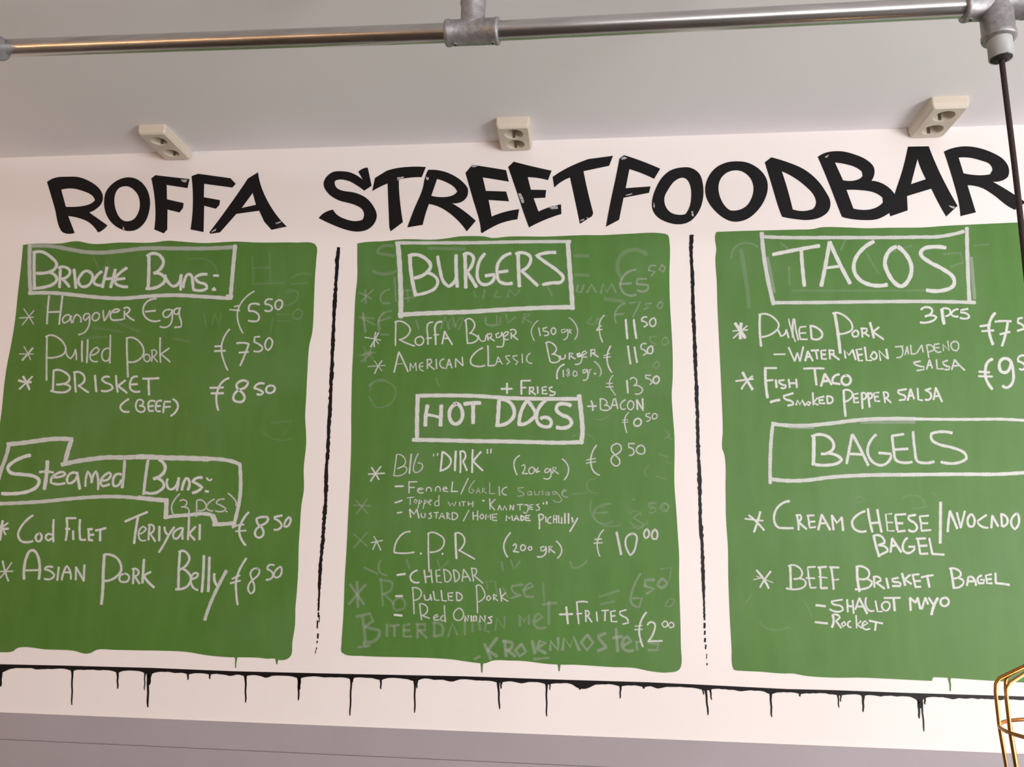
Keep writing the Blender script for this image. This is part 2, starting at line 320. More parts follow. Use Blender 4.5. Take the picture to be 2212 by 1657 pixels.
# chalk strokes, traced as width,opacity and points
DATA = r'''
CROP 40 510 4.424
PART L heading_frame|chalk box drawn round the brioche buns heading
38,.5 105,95 300,95 480,125 620,150 800,158 1000,140 1200,118 1500,118 1800,118 2060,105
38,.75 108,80 105,300 115,540
36,.85 100,545 350,545 600,570 850,592 1000,595 1250,575 1500,565 1750,578 2010,595
38,.85 2070,90 2055,250 2040,420 2025,600
30,.85 1990,572 2045,575
PART L heading|chalk heading reading Brioche Buns
30 150,165 148,300 152,480;140,160 220,150 320,210 365,270 340,320 290,345 170,355;290,345 360,390 365,420 330,460 260,485 140,500
28 400,320 395,400 392,490;385,305 440,295 490,330 480,375 410,410;410,405 450,440 485,485
30 530,320 540,400 548,495
28 690,350 640,335 590,380 570,430 600,480 650,480 700,430 705,370 680,345
28 795,340 740,390 720,440 760,470 800,465
30 845,300 825,390 800,490;925,320 905,400 880,490;820,410 900,405
28 1035,305 960,360 920,410 930,455 980,480 1040,485;930,415 1015,405
32 1245,180 1245,330 1238,500
30 1230,190 1290,165 1350,185 1385,250 1350,320 1295,355;1300,355 1370,370 1400,420 1350,475 1280,500 1220,500
28 1400,375 1430,440 1480,480 1530,450 1550,380;1555,370 1550,440 1550,515
28 1575,490 1590,410 1620,365 1650,375 1662,430 1668,500
28 1800,365 1720,375 1685,400 1720,440 1790,465 1800,500 1750,520 1670,510
24 1865,378 1910,378;1852,512 1883,512;1866,495 1868,512
CROP 30 630 5.53
PART L menu_entry|chalk line reading Hangover Egg with a star before it
15,.75 118,205 180,300 235,390;240,225 170,310 100,400;65,315 235,305
24,.85 420,50 405,200 395,385;580,50 560,220 540,390;400,245 560,240
20,.8 660,275 610,290 580,340 600,375 650,350 690,290;665,280 680,330 690,375
20,.8 705,370 720,310 750,270;750,275 790,300 800,365
20,.8 895,265 850,270 830,310 850,345 900,300;900,270 905,350 890,420 850,480 770,515
20,.8 985,250 950,270 935,320 960,350 1010,325 1020,275 985,250;1065,225 1070,290 1080,350;1080,350 1120,285 1145,225
22,.85 1175,245 1240,240 1265,220 1220,210 1175,235 1150,290 1170,335 1230,340 1300,330
22,.85 1320,230 1320,330;1315,200 1360,190 1385,215 1360,255 1330,270;1340,270 1380,310 1435,345
22,.85 1700,85 1650,90 1580,130 1545,200 1550,270 1600,330 1670,355 1745,345;1570,240 1690,228
20,.85 1870,215 1800,230 1780,270 1810,310 1860,285 1890,215;1890,215 1890,320 1870,390 1820,425 1745,418
20,.85 1970,200 1920,215 1915,260 1950,270 1975,230;1985,190 1975,280 2000,370 1995,420 1920,428
PART L menu_entry|chalk line reading Pulled Pork on the left board
14,.75 120,655 165,740 200,815;65,745 235,745
25,.8 225,675 160,750 100,820
23,.8 395,530 392,700 390,850 390,1060
22,.8 380,540 440,520 520,545 590,610 620,680 600,740 520,780 400,790
20,.8 620,680 640,770 680,800 720,740 735,690;735,690 745,760 745,815
24,.8 815,590 812,710 815,835;882,575 878,710 870,850
20,.8 920,760 990,735 1020,695 990,665 940,700 910,760 925,820 1000,835
20,.8 1145,680 1080,690 1050,760 1070,820 1110,830 1145,780;1152,520 1150,680 1145,855
24,.8 1350,560 1350,700 1355,850 1362,1020
22,.8 1340,560 1420,550 1490,590 1540,660 1550,740 1510,800 1440,840 1365,840
17,.8 1600,750 1560,760 1555,810 1590,840 1625,810 1615,760 1590,750;1650,720 1650,780 1645,835;1640,705 1690,700 1705,730 1680,770 1655,780;1665,780 1715,840
20,.8 1748,550 1745,700 1752,845;1855,675 1800,715 1755,745;1760,750 1810,790 1865,840
CROP 30 790 5.53
PART L menu_entry|chalk line reading Brisket (beef)
28,.95 110,130 150,200 185,285;55,175 130,195 205,195
22,.95 220,130 150,200 65,280
26,.9 475,50 470,180 465,300;475,60 530,50 610,80 665,140 650,190 600,215 510,225;600,222 660,240 675,265 640,305 570,320 440,300
26,.9 725,85 730,200 740,315;715,85 770,75 830,110 845,170 810,220 770,240;775,240 830,280 890,320
27,.9 968,115 975,210 985,310
25,.9 1140,135 1070,140 1050,165 1090,200 1160,230 1180,270 1130,300 1045,300
26,.9 1220,120 1225,210 1240,315;1330,175 1280,215 1240,245;1245,245 1300,285 1350,325
25,.9 1475,130 1420,140 1395,180 1385,240 1400,290 1505,308;1400,225 1475,220
27,.9 1540,155 1640,155 1730,148;1610,160 1610,250 1615,350
25,.9 1370,400 1300,450 1270,490 1290,535 1375,550
22,.9 1475,420 1455,480 1470,530;1470,420 1510,405 1545,430 1540,460 1500,480;1500,480 1560,500 1560,535 1520,555 1465,525
24,.9 1685,425 1615,430 1605,480 1615,540 1665,540;1620,485 1665,480
24,.9 1765,420 1710,430 1695,480 1700,535 1750,545;1710,485 1750,480;1870,430 1800,430 1790,490 1785,560;1800,495 1870,490
25,.9 1900,400 1940,430 1960,480 1940,540 1875,600
CROP 420 620 5.918
PART L price|chalk price of 5.50 euro beside the first entry of the left board
20,.8 765,55 680,110 600,200 555,300 550,400 575,500 620,590
20,.8 510,250 575,240;450,290 580,300
25,.85 830,225 720,220 700,240 700,310;700,310 780,320 825,370 810,430 750,440 690,430
23,.85 995,160 915,170 905,220;905,220 970,235 995,270 970,305 900,300;1080,165 1035,200 1040,270 1080,290 1120,240 1120,185 1080,165
PART L price|chalk price of 7.50 euro beside pulled pork
22,.85 450,540 390,620 350,730 350,850 380,960 425,1065
24,.85 260,760 345,755;255,820 395,815
25,.85 540,720 640,715 695,730;695,730 650,850 585,1005;570,840 690,830
23,.85 835,635 770,640 765,700;765,705 830,735 870,780 850,815 760,820;950,650 910,700 905,770 940,810 985,760 995,690 960,650
PART L price|chalk price of 8.50 euro beside brisket
26,.95 440,1165 350,1220 300,1310 280,1400 285,1500 305,1575
28,.95 200,1290 370,1285;215,1360 370,1358
32,.9 685,1215 620,1195 560,1220 535,1260 560,1310 610,1350 640,1400 620,1460 560,1470 500,1440 510,1370 560,1320 640,1290 680,1240 680,1210
28,.95 890,1235 810,1240 765,1290;765,1295 830,1315 880,1350 850,1375 800,1370;980,1260 920,1290 925,1345 980,1355 1025,1320 1020,1275 975,1260
CROP 0 930 7.373
PART L heading_frame|stepped chalk outline drawn round the steamed buns heading
60,.8 -85,900 -20,760 20,620 100,400 140,230
70,.85 120,220 300,205 600,165 850,135 1150,140
72,.85 1140,150 1080,330 1030,540
72,.8 985,545 1200,495 1500,450 1700,430 2000,430 2250,415
58,.8 -90,1165 0,1165 300,1155 700,1130 1100,1090 1500,1060 1900,1055 2212,1080
CROP 260 970 7.373
80,.85 250,128 400,125 700,140 1000,145 1400,160
62,.85 1380,158 1750,190 1900,245
58,.85 1900,240 1915,500 1905,750 1860,1000 1800,1230
72,.85 290,775 500,800 740,820
72,.85 735,800 730,950 720,1100
58,.85 700,1090 900,1065 1100,1050 1300,1030 1450,1050
80,.85 1470,1060 1520,1190
62,.85 1480,1205 1650,1195 1830,1180
CROP 0 930 7.373
PART L heading|chalk heading reading Steamed Buns (3 pcs)
56,.95 480,395 350,430 200,510 125,590 160,665 350,700 540,730 620,790 590,890 450,970 300,1000 30,1005
62,.9 755,490 740,700 705,930
38,.9 630,665 740,655 850,670
40,.9 840,740 950,740 1040,700 1010,665 900,690 820,760 810,830 900,855 1030,840
40,.9 1230,680 1130,680 1070,760 1080,840 1150,830 1220,740
48,.9 1225,670 1245,790 1270,930
36,.85 1360,890 1370,750 1400,650 1440,720 1455,830
40,.85 1460,830 1490,700 1530,650 1560,760 1560,940
42,.85 1620,790 1700,790 1770,700 1740,670 1640,740 1600,820 1640,890 1740,860
42,.85 1930,700 1850,700 1800,790 1810,880 1870,880 1930,790
48,.8 1985,480 1970,700 1945,910
CROP 260 970 7.373
48,.85 440,180 400,450 370,720
52,.9 620,170 690,230 715,300 680,390 600,450 530,475
46,.9 600,470 680,530 690,600 620,670 540,705 400,695
40,.9 750,480 740,570 780,640 850,630 900,560 930,460;930,460 920,560 900,660
45,.9 980,650 1000,560 1040,470 1080,480 1100,560 1075,650
46,.9 1300,455 1200,470 1150,520 1230,560 1300,610 1250,660 1150,700
30,.9 1375,460 1420,500 1455,480
42,.9 1355,672 1400,680
24,.75 945,715 870,800 820,900 820,980 845,1040
24,.75 950,825 1020,810 1060,850 1040,900 970,925;1010,925 1080,950 1095,1000 1060,1040;1215,820 1215,950 1210,1080;1215,825 1280,810 1350,860 1370,920 1330,970 1240,980;1500,800 1430,840 1370,920 1400,970 1475,985;1655,800 1540,830 1530,870 1620,910 1680,950 1640,990 1515,985;1680,990 1700,1000;1715,705 1790,770 1840,840 1840,900
CROP 0 1090 6.144
PART L menu_entry|chalk line reading Cod Filet Teriyaki
33,.95 35,215 20,320 0,470;-60,330 110,320
25,.9 105,245 30,300 -60,380;0,280 40,340 75,400
50,.9 0,290 25,330
31,.9 435,145 340,220 260,330 240,410 280,485 350,500 435,485;520,385 475,420 490,485 530,485 555,430 535,385 510,385;690,400 630,395 605,435 640,480 690,450;712,200 705,350 708,495
31,.9 885,180 890,330 872,475;880,182 1005,180;870,320 925,325;970,350 972,465;1062,200 1055,330 1065,460;1065,468 1135,468;1175,330 1180,475;1165,330 1225,325;1185,405 1245,400;1185,470 1230,475;1270,345 1340,330 1405,312;1330,340 1328,480
32,.9 1660,225 1800,165 1955,100
34,.9 1830,170 1800,350 1780,515
24,.85 1850,390 1900,370 1940,320 1900,290 1850,340 1840,420 1870,475 1930,475
28,.85 1985,290 1975,380 1970,470;1970,275 2020,270 2045,310 2030,360 1990,385;1990,385 2030,440 2060,490
CROP 300 1090 6.144
31,.85 272,290 270,480;340,300 355,370 385,400;470,300 400,400 330,530 265,635
29,.85 575,310 510,330 460,380 460,440 500,455 550,400 585,320;585,310 575,390 580,460
31,.85 665,170 660,320 650,465;750,295 700,350 665,390;670,390 740,470;808,265 805,465
PART L price|chalk price of 8.50 euro touching the stepped outline
32,.85 1455,105 1370,220 1330,340 1350,440 1415,540
24,.85 1240,310 1330,270 1395,268;1285,355 1420,345
31,.85 1700,170 1630,165 1560,190 1580,260 1640,320 1650,400 1600,440 1545,410 1555,330 1620,280 1690,240 1715,190 1690,160
29,.85 1900,145 1800,165 1800,190;1800,190 1870,230 1895,280 1860,325 1795,335;1990,170 1940,230 1930,290 1970,290 2010,230 2010,180 1985,165
PART L menu_entry|chalk line reading Asian Pork Belly
CROP 0 1090 6.144
27,.8 35,750 65,880 110,1015
21,.8 155,770 80,880 0,975;-30,890 170,885
37,.85 320,990 320,850 350,700 400,615 450,610 500,680 525,800 515,990
28,.85 340,875 510,870
28,.85 700,830 600,840 590,860 660,880 720,930 690,980 590,985;780,830 760,1005;820,1000 850,880 885,815 920,860 940,990;840,900 930,900;1005,1000 1010,830;1005,830 1060,920 1110,1015;1110,1015 1120,800
41,.85 1385,665 1370,900 1365,1100 1345,1320
33,.85 1385,665 1460,665 1550,710 1600,790 1605,880 1540,960 1470,1000 1390,1015
28,.85 1640,920 1590,950 1590,1010 1640,1030 1700,1010 1710,950 1660,915;1775,860 1765,1050;1755,860 1820,860 1840,910 1790,950;1790,955 1850,1050
36,.85 1910,730 1900,880 1890,1040;1910,950 1960,1020 2045,1100
30,.85 2000,895 1930,930 1900,950
CROP 300 1090 6.144
36,.85 545,630 530,850 525,1110
33,.85 530,630 590,615 650,660 670,720 640,790 590,840 545,860;580,850 650,900 690,970 670,1050 620,1100 490,1125
30,.85 700,985 770,960 785,920 740,910 695,960 690,1030 720,1100 780,1135
36,.85 862,680 855,900 835,1160;935,700 930,900 920,1155;1000,920 1010,1030 1050,1090
44,.75 1160,880 1060,1070 950,1310 875,1530
PART L price|chalk price of 8.50 euro beside Asian pork belly
30,.85 1425,715 1330,880 1290,1010 1290,1150 1310,1330
26,.85 1240,985 1340,940;1215,1045 1345,1010
26,.8 1590,860 1530,850 1480,910 1500,990 1530,1070 1520,1160 1480,1180 1450,1130 1460,1060 1510,1000 1580,940 1600,870 1570,850
26,.8 1795,805 1720,810 1705,860;1705,860 1770,900 1780,950 1750,985 1690,1000;1870,830 1820,870 1790,940 1820,970 1870,950 1895,890 1890,830 1865,828
CROP 840 500 5.267
PART M heading_frame|chalk box drawn round the burgers heading
38,.85 80,130 600,130 1000,128 1500,118 2065,115
56,.9 100,130 120,350 135,700 135,975
52,.9 2035,110 2055,400 2075,650 2090,880
50,.9 115,950 350,935 600,925 900,915 1300,890 1700,870 2100,862
PART M heading|chalk heading reading Burgers
43,.95 240,280 250,450 305,730
40,.95 225,280 320,265 430,320 475,390 440,460 290,530
35,.95 420,470 510,500 555,560 530,640 430,695 305,720
38,.95 555,285 580,430 620,570 680,625 740,580 770,500
41,.95 765,270 765,420 778,630
41,.95 865,260 870,430 875,640;890,460 940,540 995,630
37,.95 850,265 910,250 960,290 950,370 900,450
37,.95 1090,255 1030,340 1005,450 1015,550 1060,600 1130,600 1190,550 1200,490 1100,505
37,.95 1385,250 1300,290 1240,370 1230,470 1250,560 1300,590 1400,590;1245,465 1350,450
42,.95 1470,250 1475,430 1485,625
37,.95 1445,255 1540,245 1610,290 1600,370 1510,450;1510,450 1600,530 1690,615
38,.95 1895,240 1780,245 1680,275 1780,350 1920,450 1985,530 1960,575 1860,585 1755,605
CROP 780 670 6.32
PART M menu_entry|chalk line reading Roffa Burger (150 gr.)
15,.75 50,370 270,410;240,460 190,400
19,.8 200,300 180,400 180,500;235,310 190,400 130,500
21,.85 475,170 470,330 468,485;460,165 530,150 620,190 670,260 640,340 520,405;530,405 620,450 730,490
21,.85 800,365 745,390 750,460 800,480 850,440 845,380 800,360;980,165 920,180 900,230 910,350 912,470;895,385 965,380
27,.85 1100,160 1040,170 1010,220 1015,350 1018,470
18,.85 990,340 1060,335
23,.9 1105,460 1125,370 1140,290;1140,290 1190,380 1245,470;1120,385 1190,385
21,.85 1430,130 1440,290 1450,450;1415,145 1470,115 1530,150 1550,210 1520,280 1480,320;1500,315 1570,350 1600,380 1560,430 1445,450
18,.85 1600,340 1640,420 1690,420 1710,340
20,.85 1720,330 1735,410;1720,330 1780,320 1770,370 1740,380;1750,375 1820,420;1880,310 1840,330 1850,375 1900,360 1920,300;1920,310 1950,420 1930,500 1850,500;1950,360 2000,330 2010,300 1970,300 1940,350 1960,395 2010,400;2050,310 2050,390;2035,275 2090,265 2115,300 2090,340 2050,350;2070,350 2140,405
CROP 1100 670 6.32
14,.75 395,140 330,210 300,290 315,360 345,420
20,.8 400,240 425,350;515,235 460,250 465,280 530,300 530,340 480,350;595,240 570,290 600,335 635,300 620,245 595,240
16,.8 760,260 710,270 720,310 770,290 790,260;790,260 785,380 740,405;820,310 820,260 850,270 825,290 850,320
20,.6 820,105 890,170 930,260 930,330 895,400
PART M price|chalk price of 11.50 euro on the first burger line
18,.8 1300,70 1240,150 1230,280 1245,360 1275,440;1190,280 1230,230 1260,210;1190,275 1270,262
31,.9 1590,130 1600,260 1612,390;1700,130 1715,260 1735,385
22,.85 1880,95 1815,110 1810,150;1810,150 1870,170 1885,200 1840,230;1975,105 1920,150 1930,215 1980,215 2000,150 1975,105
CROP 780 670 6.32
PART M menu_entry|chalk line reading American Classic Burger (180 gr.)
12,.7 90,770 330,755;180,690 230,760 285,830
18,.8 285,690 230,770 185,865
22,.85 450,850 480,720 515,570;515,570 570,680 640,840
14,.6 480,740 570,730
16,.8 670,830 670,725;670,725 710,790 745,720;745,720 755,825;845,715 800,740 800,800 850,830;800,770 850,765
19,.8 905,680 905,800;895,680 950,670 960,710 915,745;920,745 1000,810;1025,670 1030,800;1130,665 1080,700 1080,760 1140,795;1160,800 1200,670;1200,670 1240,790;1180,745 1230,740;1290,780 1290,665;1290,665 1390,760;1390,760 1380,640
23,.8 1660,515 1570,570 1500,660 1500,730 1560,765 1690,755;1730,485 1735,620 1735,760;1735,760 1820,755
16,.8 1835,750 1870,640;1870,640 1930,740;1850,710 1910,700;2030,620 1970,630 1990,665 2030,700 1990,740;2130,620 2070,630 2090,670 2140,700 2110,745
CROP 1100 670 6.32
18,.75 175,600 180,720;285,590 240,640 245,700 310,725
20,.85 505,450 530,580 560,710;495,450 545,435 610,470 645,530 620,580 580,605;600,600 680,640 690,680 640,715 570,710
21,.85 690,620 710,670 760,650 760,610;820,590 820,670;820,590 870,590 840,630 900,665
30,.95 960,590 925,605 935,635 980,620
18,.85 980,600 990,680 960,730 900,740;1000,620 1060,580 1040,560 1000,580 1010,640 1060,640
21,.85 1115,550 1115,630;1110,545 1170,540 1170,580 1130,590;1140,590 1215,640
24,.85 750,740 680,790 650,870 655,940
20,.8 735,820 740,910
14,.75 800,800 780,830 820,870 800,905 780,880 820,840 800,800
16,.8 890,830 870,870 890,905 925,890 915,840 890,830
20,.8 1040,810 1005,820 1010,860 1050,840 1060,810;1060,810 1075,900 1055,950 1010,955
16,.75 1095,860 1095,815 1120,810
24,.85 1160,865 1180,868
22,.55 1160,700 1230,770 1255,850 1235,900
PART M price|chalk price of 11.50 euro on the second burger line
21,.85 1385,490 1350,560 1335,650 1350,760 1400,850
15,.8 1290,625 1370,590;1290,650 1385,635
28,.85 1620,490 1635,610 1655,735;1710,505 1725,610 1745,715
20,.8 1870,460 1810,465 1800,520;1800,530 1860,560 1870,590 1830,615
24,.85 1940,490 1890,530 1890,590 1940,595 1960,540 1945,490
CROP 880 820 5.53
PART M menu_entry|chalk line reading + Fries
25,.95 1120,112 1250,110;1190,45 1190,165
26,.9 1360,20 1362,175
20,.9 1355,15 1470,12;1365,98 1415,95;1460,100 1460,175;1455,95 1505,95 1500,130 1465,140;1480,140 1530,180;1555,85 1558,165;1660,85 1610,95 1615,170 1670,168;1615,130 1655,128;1730,90 1695,100 1700,125 1765,150 1760,175 1700,185
CROP 1100 670 6.32
PART M price|chalk price of 13.50 euro beside + Fries
16,.75 1420,890 1380,940 1370,1040 1400,1090 1450,1160;1325,1000 1410,1000;1320,1050 1420,1045
28,.85 1605,960 1620,1130
19,.8 1650,945 1700,920 1740,960 1730,1010 1700,1030;1700,1030 1780,1040 1820,1090 1790,1135 1720,1145;1930,890 1860,890 1865,930;1865,930 1930,955 1950,990 1920,1015
26,.8 2005,905 1965,940 1985,1000 2030,990 2045,930 2005,900
CROP 880 820 5.53
PART M heading_frame|chalk box drawn round the hot dogs heading
46,.92 110,195 400,190 800,195 1200,220 1600,230 2050,230
50,.92 125,190 115,450 115,720
48,.92 65,720 400,725 800,735 1200,740 1600,750 1800,755 2095,745
54,.92 2050,190 2070,350 2085,500 2090,650 2070,760
PART M heading|chalk heading reading Hot Dogs
46,.95 240,310 220,430 215,550;405,310 400,430 395,550
34,.95 230,420 300,430 390,455
44,.95 580,290 520,340 500,430 540,520 590,530 650,470 650,360 600,290 560,290
46,.95 680,292 780,280 870,280;785,290 785,420 785,520
48,.95 1095,240 1085,400 1075,550
44,.95 1095,240 1190,250 1260,320 1275,420 1220,500 1140,540 1060,545;1430,250 1370,350 1340,460 1335,530
42,.95 1430,250 1500,340 1530,410 1480,480 1400,530 1325,535;1650,250 1570,340 1540,440 1560,520 1620,560 1700,560 1715,490 1650,450 1595,465
45,.95 1950,310 1880,290 1800,300 1780,360 1840,420 1930,460 1960,520 1920,565 1850,580 1785,570
CROP 1240 800 7.2
PART M menu_entry|chalk line reading + Bacon
26,.85 210,560 345,555;265,475 290,550 290,625
22,.8 410,450 408,530 415,610;400,450 450,445 505,480 510,520 470,545;480,545 550,570 550,605 480,625 415,610;570,600 620,440;640,440 680,600;600,545 680,540;800,460 740,500 720,550 740,600 800,600;875,470 835,520 840,590 880,615 920,580 925,510 880,470
27,.85 975,460 985,610;975,460 1075,625;1065,440 1070,600
PART M price|chalk price of 0.50 euro below + Bacon
19,.85 850,655 805,710 785,800 800,900 820,970
14,.8 750,775 840,772;745,812 840,808
27,.85 985,750 935,790 940,850 985,870 1035,840 1040,780 990,745
19,.8 1180,670 1120,680 1120,710;1120,715 1190,740 1170,780 1130,795;1250,670 1215,710 1225,755 1270,750 1295,710 1260,670
PART M price|chalk price of 8.50 euro beside the big Dirk
24,.8 350,1165 290,1260 260,1380 270,1500 310,1580 395,1630
18,.8 195,1395 335,1370;190,1445 335,1420
22,.8 650,1145 590,1180 580,1240 630,1310 700,1380 710,1450 660,1490 600,1460 575,1390 610,1330 690,1290 735,1230 715,1160 650,1140
24,.75 940,1140 850,1140 850,1190;850,1200 920,1230 930,1290 860,1325;1050,1165 980,1200 970,1260 1020,1300 1090,1290 1095,1210 1050,1165
CROP 780 950 6.9125
PART M menu_entry|chalk line reading Big Dirk (200 gr.)
25,.85 155,415 210,500 265,595;295,400 220,500 140,620;110,515 350,500
18,.75 530,230 510,380 490,530;525,225 590,225 660,300 650,370 540,430;560,425 640,400 680,420 670,480 600,530 480,535
27,.75 750,215 735,360 720,505
20,.7 850,210 800,330 780,430 800,485 860,480 920,400 900,355 850,350
18,.8 1085,210 1080,245;1145,200 1140,240
29,1 1215,180 1200,320 1185,470;1215,180 1290,230 1340,300 1330,370 1270,430 1185,460
34,1 1415,170 1405,310 1400,460
27,1 1480,170 1485,320 1480,490;1480,180 1530,175 1560,240 1520,320;1520,320 1580,460
29,1 1665,150 1660,320 1658,490;1790,180 1720,260 1675,320;1675,325 1740,390 1815,460
24,.75 1885,145 1885,205;1940,140 1935,200
CROP 1040 950 6.9125
22,.8 570,235 500,300 485,380 500,450 530,525
19,.8 600,390 640,370 650,400 610,500;610,505 690,505;760,410 710,440 715,500 770,500 790,440 760,410;800,430 820,490 870,470;850,420 830,450 850,480;1000,430 950,450 950,490 1000,480 1025,430;1025,430 1040,520 1010,580 930,575;1065,500 1070,410 1120,420 1085,460 1150,510
22,.75 1205,285 1270,350 1300,430 1290,510 1235,600
CROP 780 950 6.9125
PART M menu_entry|chalk line reading Fennel / Garlic Sausage
28,.95 510,697 630,693
19,.85 715,630 715,795;710,630 835,628;720,715 800,712
18,.85 840,745 900,745 930,735 900,720 845,745 850,780 930,790;975,770 985,720 1020,710 1045,730 1045,770;1110,770 1125,710 1160,700 1180,730 1180,770;1220,740 1290,725 1270,705 1230,720 1230,765 1300,775
21,.85 1365,630 1350,770;1345,772 1440,770
19,.75 1600,575 1550,680 1490,810
14,.6 1695,610 1630,700 1610,770 1650,800 1690,760 1650,735;1720,800 1750,710 1780,800;1735,770 1770,765;1810,790 1815,720 1850,730 1820,760 1870,800;1920,640 1920,800;1920,805 2000,805
18,.75 2060,700 2065,830;2180,705 2110,750 2110,800 2170,825
CROP 1040 950 6.9125
16,.42 630,710 545,725 545,750 620,790 640,830 540,845;740,770 690,780 690,820 730,820 745,775 750,830;790,770 800,825 860,820 860,770;920,760 890,775 930,800 900,825;1000,780 960,790 965,825 1000,820 1005,780 1015,830;1100,770 1060,780 1070,820 1110,810 1110,770;1115,780 1180,860 1200,900 1150,935 1070,905;1210,790 1270,760 1240,740 1200,790 1220,840 1290,855
CROP 780 950 6.9125
PART M menu_entry|chalk line reading Topped with Kaantjes
26,.85 505,940 560,925 610,905
16,.75 690,870 790,855;735,860 730,970;810,890 790,930 820,950 840,910 810,890;870,900 860,960 845,1030;870,900 910,920 860,960;950,900 940,960 925,1030;950,900 990,920 940,960;1010,940 1060,900 1030,890 1000,940 1040,975;1150,910 1100,940 1110,990 1160,980;1165,830 1160,900 1165,985
17,.75 1300,930 1330,990 1360,945 1390,990 1415,930;1470,930 1475,990;1500,925 1560,925;1530,925 1530,990;1600,925 1600,985;1600,960 1670,955;1670,920 1665,1000
24,.85 1815,910 1840,912
18,.8 1920,880 1925,1040;2000,890 1925,970;1930,970 1995,1050
CROP 1040 950 6.9125
17,.8 245,1050 270,980;270,980 300,1050;320,1050 350,985 375,1050;425,1050 430,975;430,975 475,1050;475,1050 480,975;530,970 620,965;575,970 575,1050;640,975 690,970;690,970 690,1060 660,1100 625,1080;770,970 720,975 720,1040 770,1040;725,1010 760,1008;860,960 815,975 860,1010 865,1045 815,1055
24,.85 925,940 925,960;975,925 975,960
CROP 780 950 6.9125
PART M menu_entry|chalk line reading Mustard / Home made Picalilly
25,.85 540,1095 610,1082
24,.85 725,1040 740,1160;725,1040 790,1110 830,1040;830,1040 865,1170
19,.8 900,1100 905,1150 950,1160 955,1100;1050,1090 1010,1105 1050,1140 1040,1170 1005,1175;1090,1090 1155,1085;1125,1090 1120,1170;1165,1180 1210,1090 1245,1180;1190,1150 1240,1145;1280,1090 1285,1180;1280,1090 1320,1110 1290,1140 1330,1190;1360,1090 1360,1190;1360,1090 1430,1110 1440,1150 1400,1190 1360,1190
17,.75 1610,1050 1570,1130 1525,1215
19,.8 1670,1080 1675,1195;1740,1060 1740,1200;1675,1140 1740,1130;1800,1110 1770,1150 1800,1185 1830,1150 1805,1110;1860,1190 1865,1110 1895,1160 1930,1110 1935,1190;2030,1110 1960,1115 1965,1205 2030,1205;1965,1160 2020,1158
CROP 1040 950 6.9125
22,.85 370,1210 375,1130 420,1180 455,1130 465,1205;490,1205 520,1130 560,1205;500,1180 545,1175;590,1130 590,1205;590,1130 640,1160 620,1200 590,1205;720,1130 660,1135 660,1205 730,1205;665,1170 710,1168
23,.85 855,1130 865,1230 865,1330;850,1125 900,1115 930,1150 900,1190 865,1200
20,.85 960,1150 965,1230;1040,1150 990,1190 1000,1240 1040,1245;1075,1245 1080,1130 1120,1130 1120,1245;1075,1190 1120,1185;1150,1130 1155,1240 1180,1240;1195,1160 1200,1250
25,.85 1245,1100 1245,1250;1300,1100 1300,1250;1350,1160 1365,1230;1435,1170 1380,1270 1320,1370
CROP 780 1130 6.506
PART M menu_entry|chalk line reading C.P.R (200 gr.)
19,.75 180,190 220,260 275,380;215,260 165,370;140,275 300,245
23,.85 690,120 600,140 520,220 475,320 465,410;465,415 600,425 745,410
29,.95 835,427 845,430;1140,430 1150,435
22,.85 945,150 945,350 955,680;935,155 1000,130 1090,160 1160,220 1160,310 1100,380 970,410
31,.9 1325,140 1330,320 1340,500
22,.9 1320,145 1380,140 1440,190 1455,260 1420,340 1370,385;1380,385 1480,440 1595,505
CROP 1070 1130 5.52
20,.8 180,115 120,200 100,270 110,340 145,405
18,.8 210,270 240,245 250,280 215,335;215,340 280,345;320,260 300,300 320,330 355,310 350,270 320,260;410,280 390,300 405,325 435,310 430,285 405,280;580,280 540,290 545,330 590,320 600,280;600,280 600,360 560,400 500,400;640,350 640,275 680,280 650,310 710,355;725,215 780,280 790,340 740,420
PART M price|chalk price of 10.00 euro beside C.P.R
17,.75 1290,80 1240,150 1215,230 1220,320 1245,395;1185,195 1270,190;1175,240 1275,235
29,.8 1445,110 1470,230 1500,375
24,.8 1640,125 1570,160 1550,240 1580,340 1610,385 1650,340 1680,240 1680,150 1630,125;1800,75 1770,130 1790,180 1825,160 1830,100 1800,70;1900,80 1865,130 1880,190 1920,190 1930,110 1900,75
CROP 780 1130 6.506
PART M menu_entry|chalk line reading Cheddar
29,.95 505,730 620,715
25,.9 790,665 720,700 690,760 720,820 815,835
22,.8 885,660 910,840;980,655 1000,840;900,760 990,745
20,.75 1110,655 1050,665 1065,830 1130,835;1060,745 1110,740;1160,650 1180,820;1160,650 1240,690 1265,760 1230,820 1180,825;1295,660 1320,820;1295,660 1360,690 1380,760 1350,810 1320,825;1420,820 1440,650;1440,650 1490,720 1540,815;1430,760 1510,750;1550,630 1580,820;1550,635 1610,640 1620,700 1580,740;1590,740 1710,845
PART M menu_entry|chalk line reading Pulled Pork on the middle board
30,.85 485,1028 580,1025
20,.75 725,905 735,1080 745,1275;715,910 780,910 840,950 840,1020 800,1070 740,1085
21,.8 885,1010 900,1080 960,1070 970,1000 990,1085;1015,960 1035,1080 1095,1085;1125,945 1140,1090 1200,1095;1290,980 1220,985 1230,1085 1290,1085;1225,1035 1280,1030;1340,980 1345,1085;1335,975 1400,1000 1420,1050 1390,1085 1345,1085
19,.75 1620,890 1630,1080 1635,1260;1610,890 1660,870 1720,940 1740,1020 1700,1080 1635,1110
18,.85 1790,1020 1765,1060 1790,1090 1825,1060 1795,1020;1860,1010 1865,1080;1860,1005 1910,1020 1870,1050 1920,1090;1950,920 1975,1100;2030,980 1970,1040;1970,1045 2065,1100
PART M menu_entry|chalk line reading Red Onions
31,.95 465,1290 575,1300
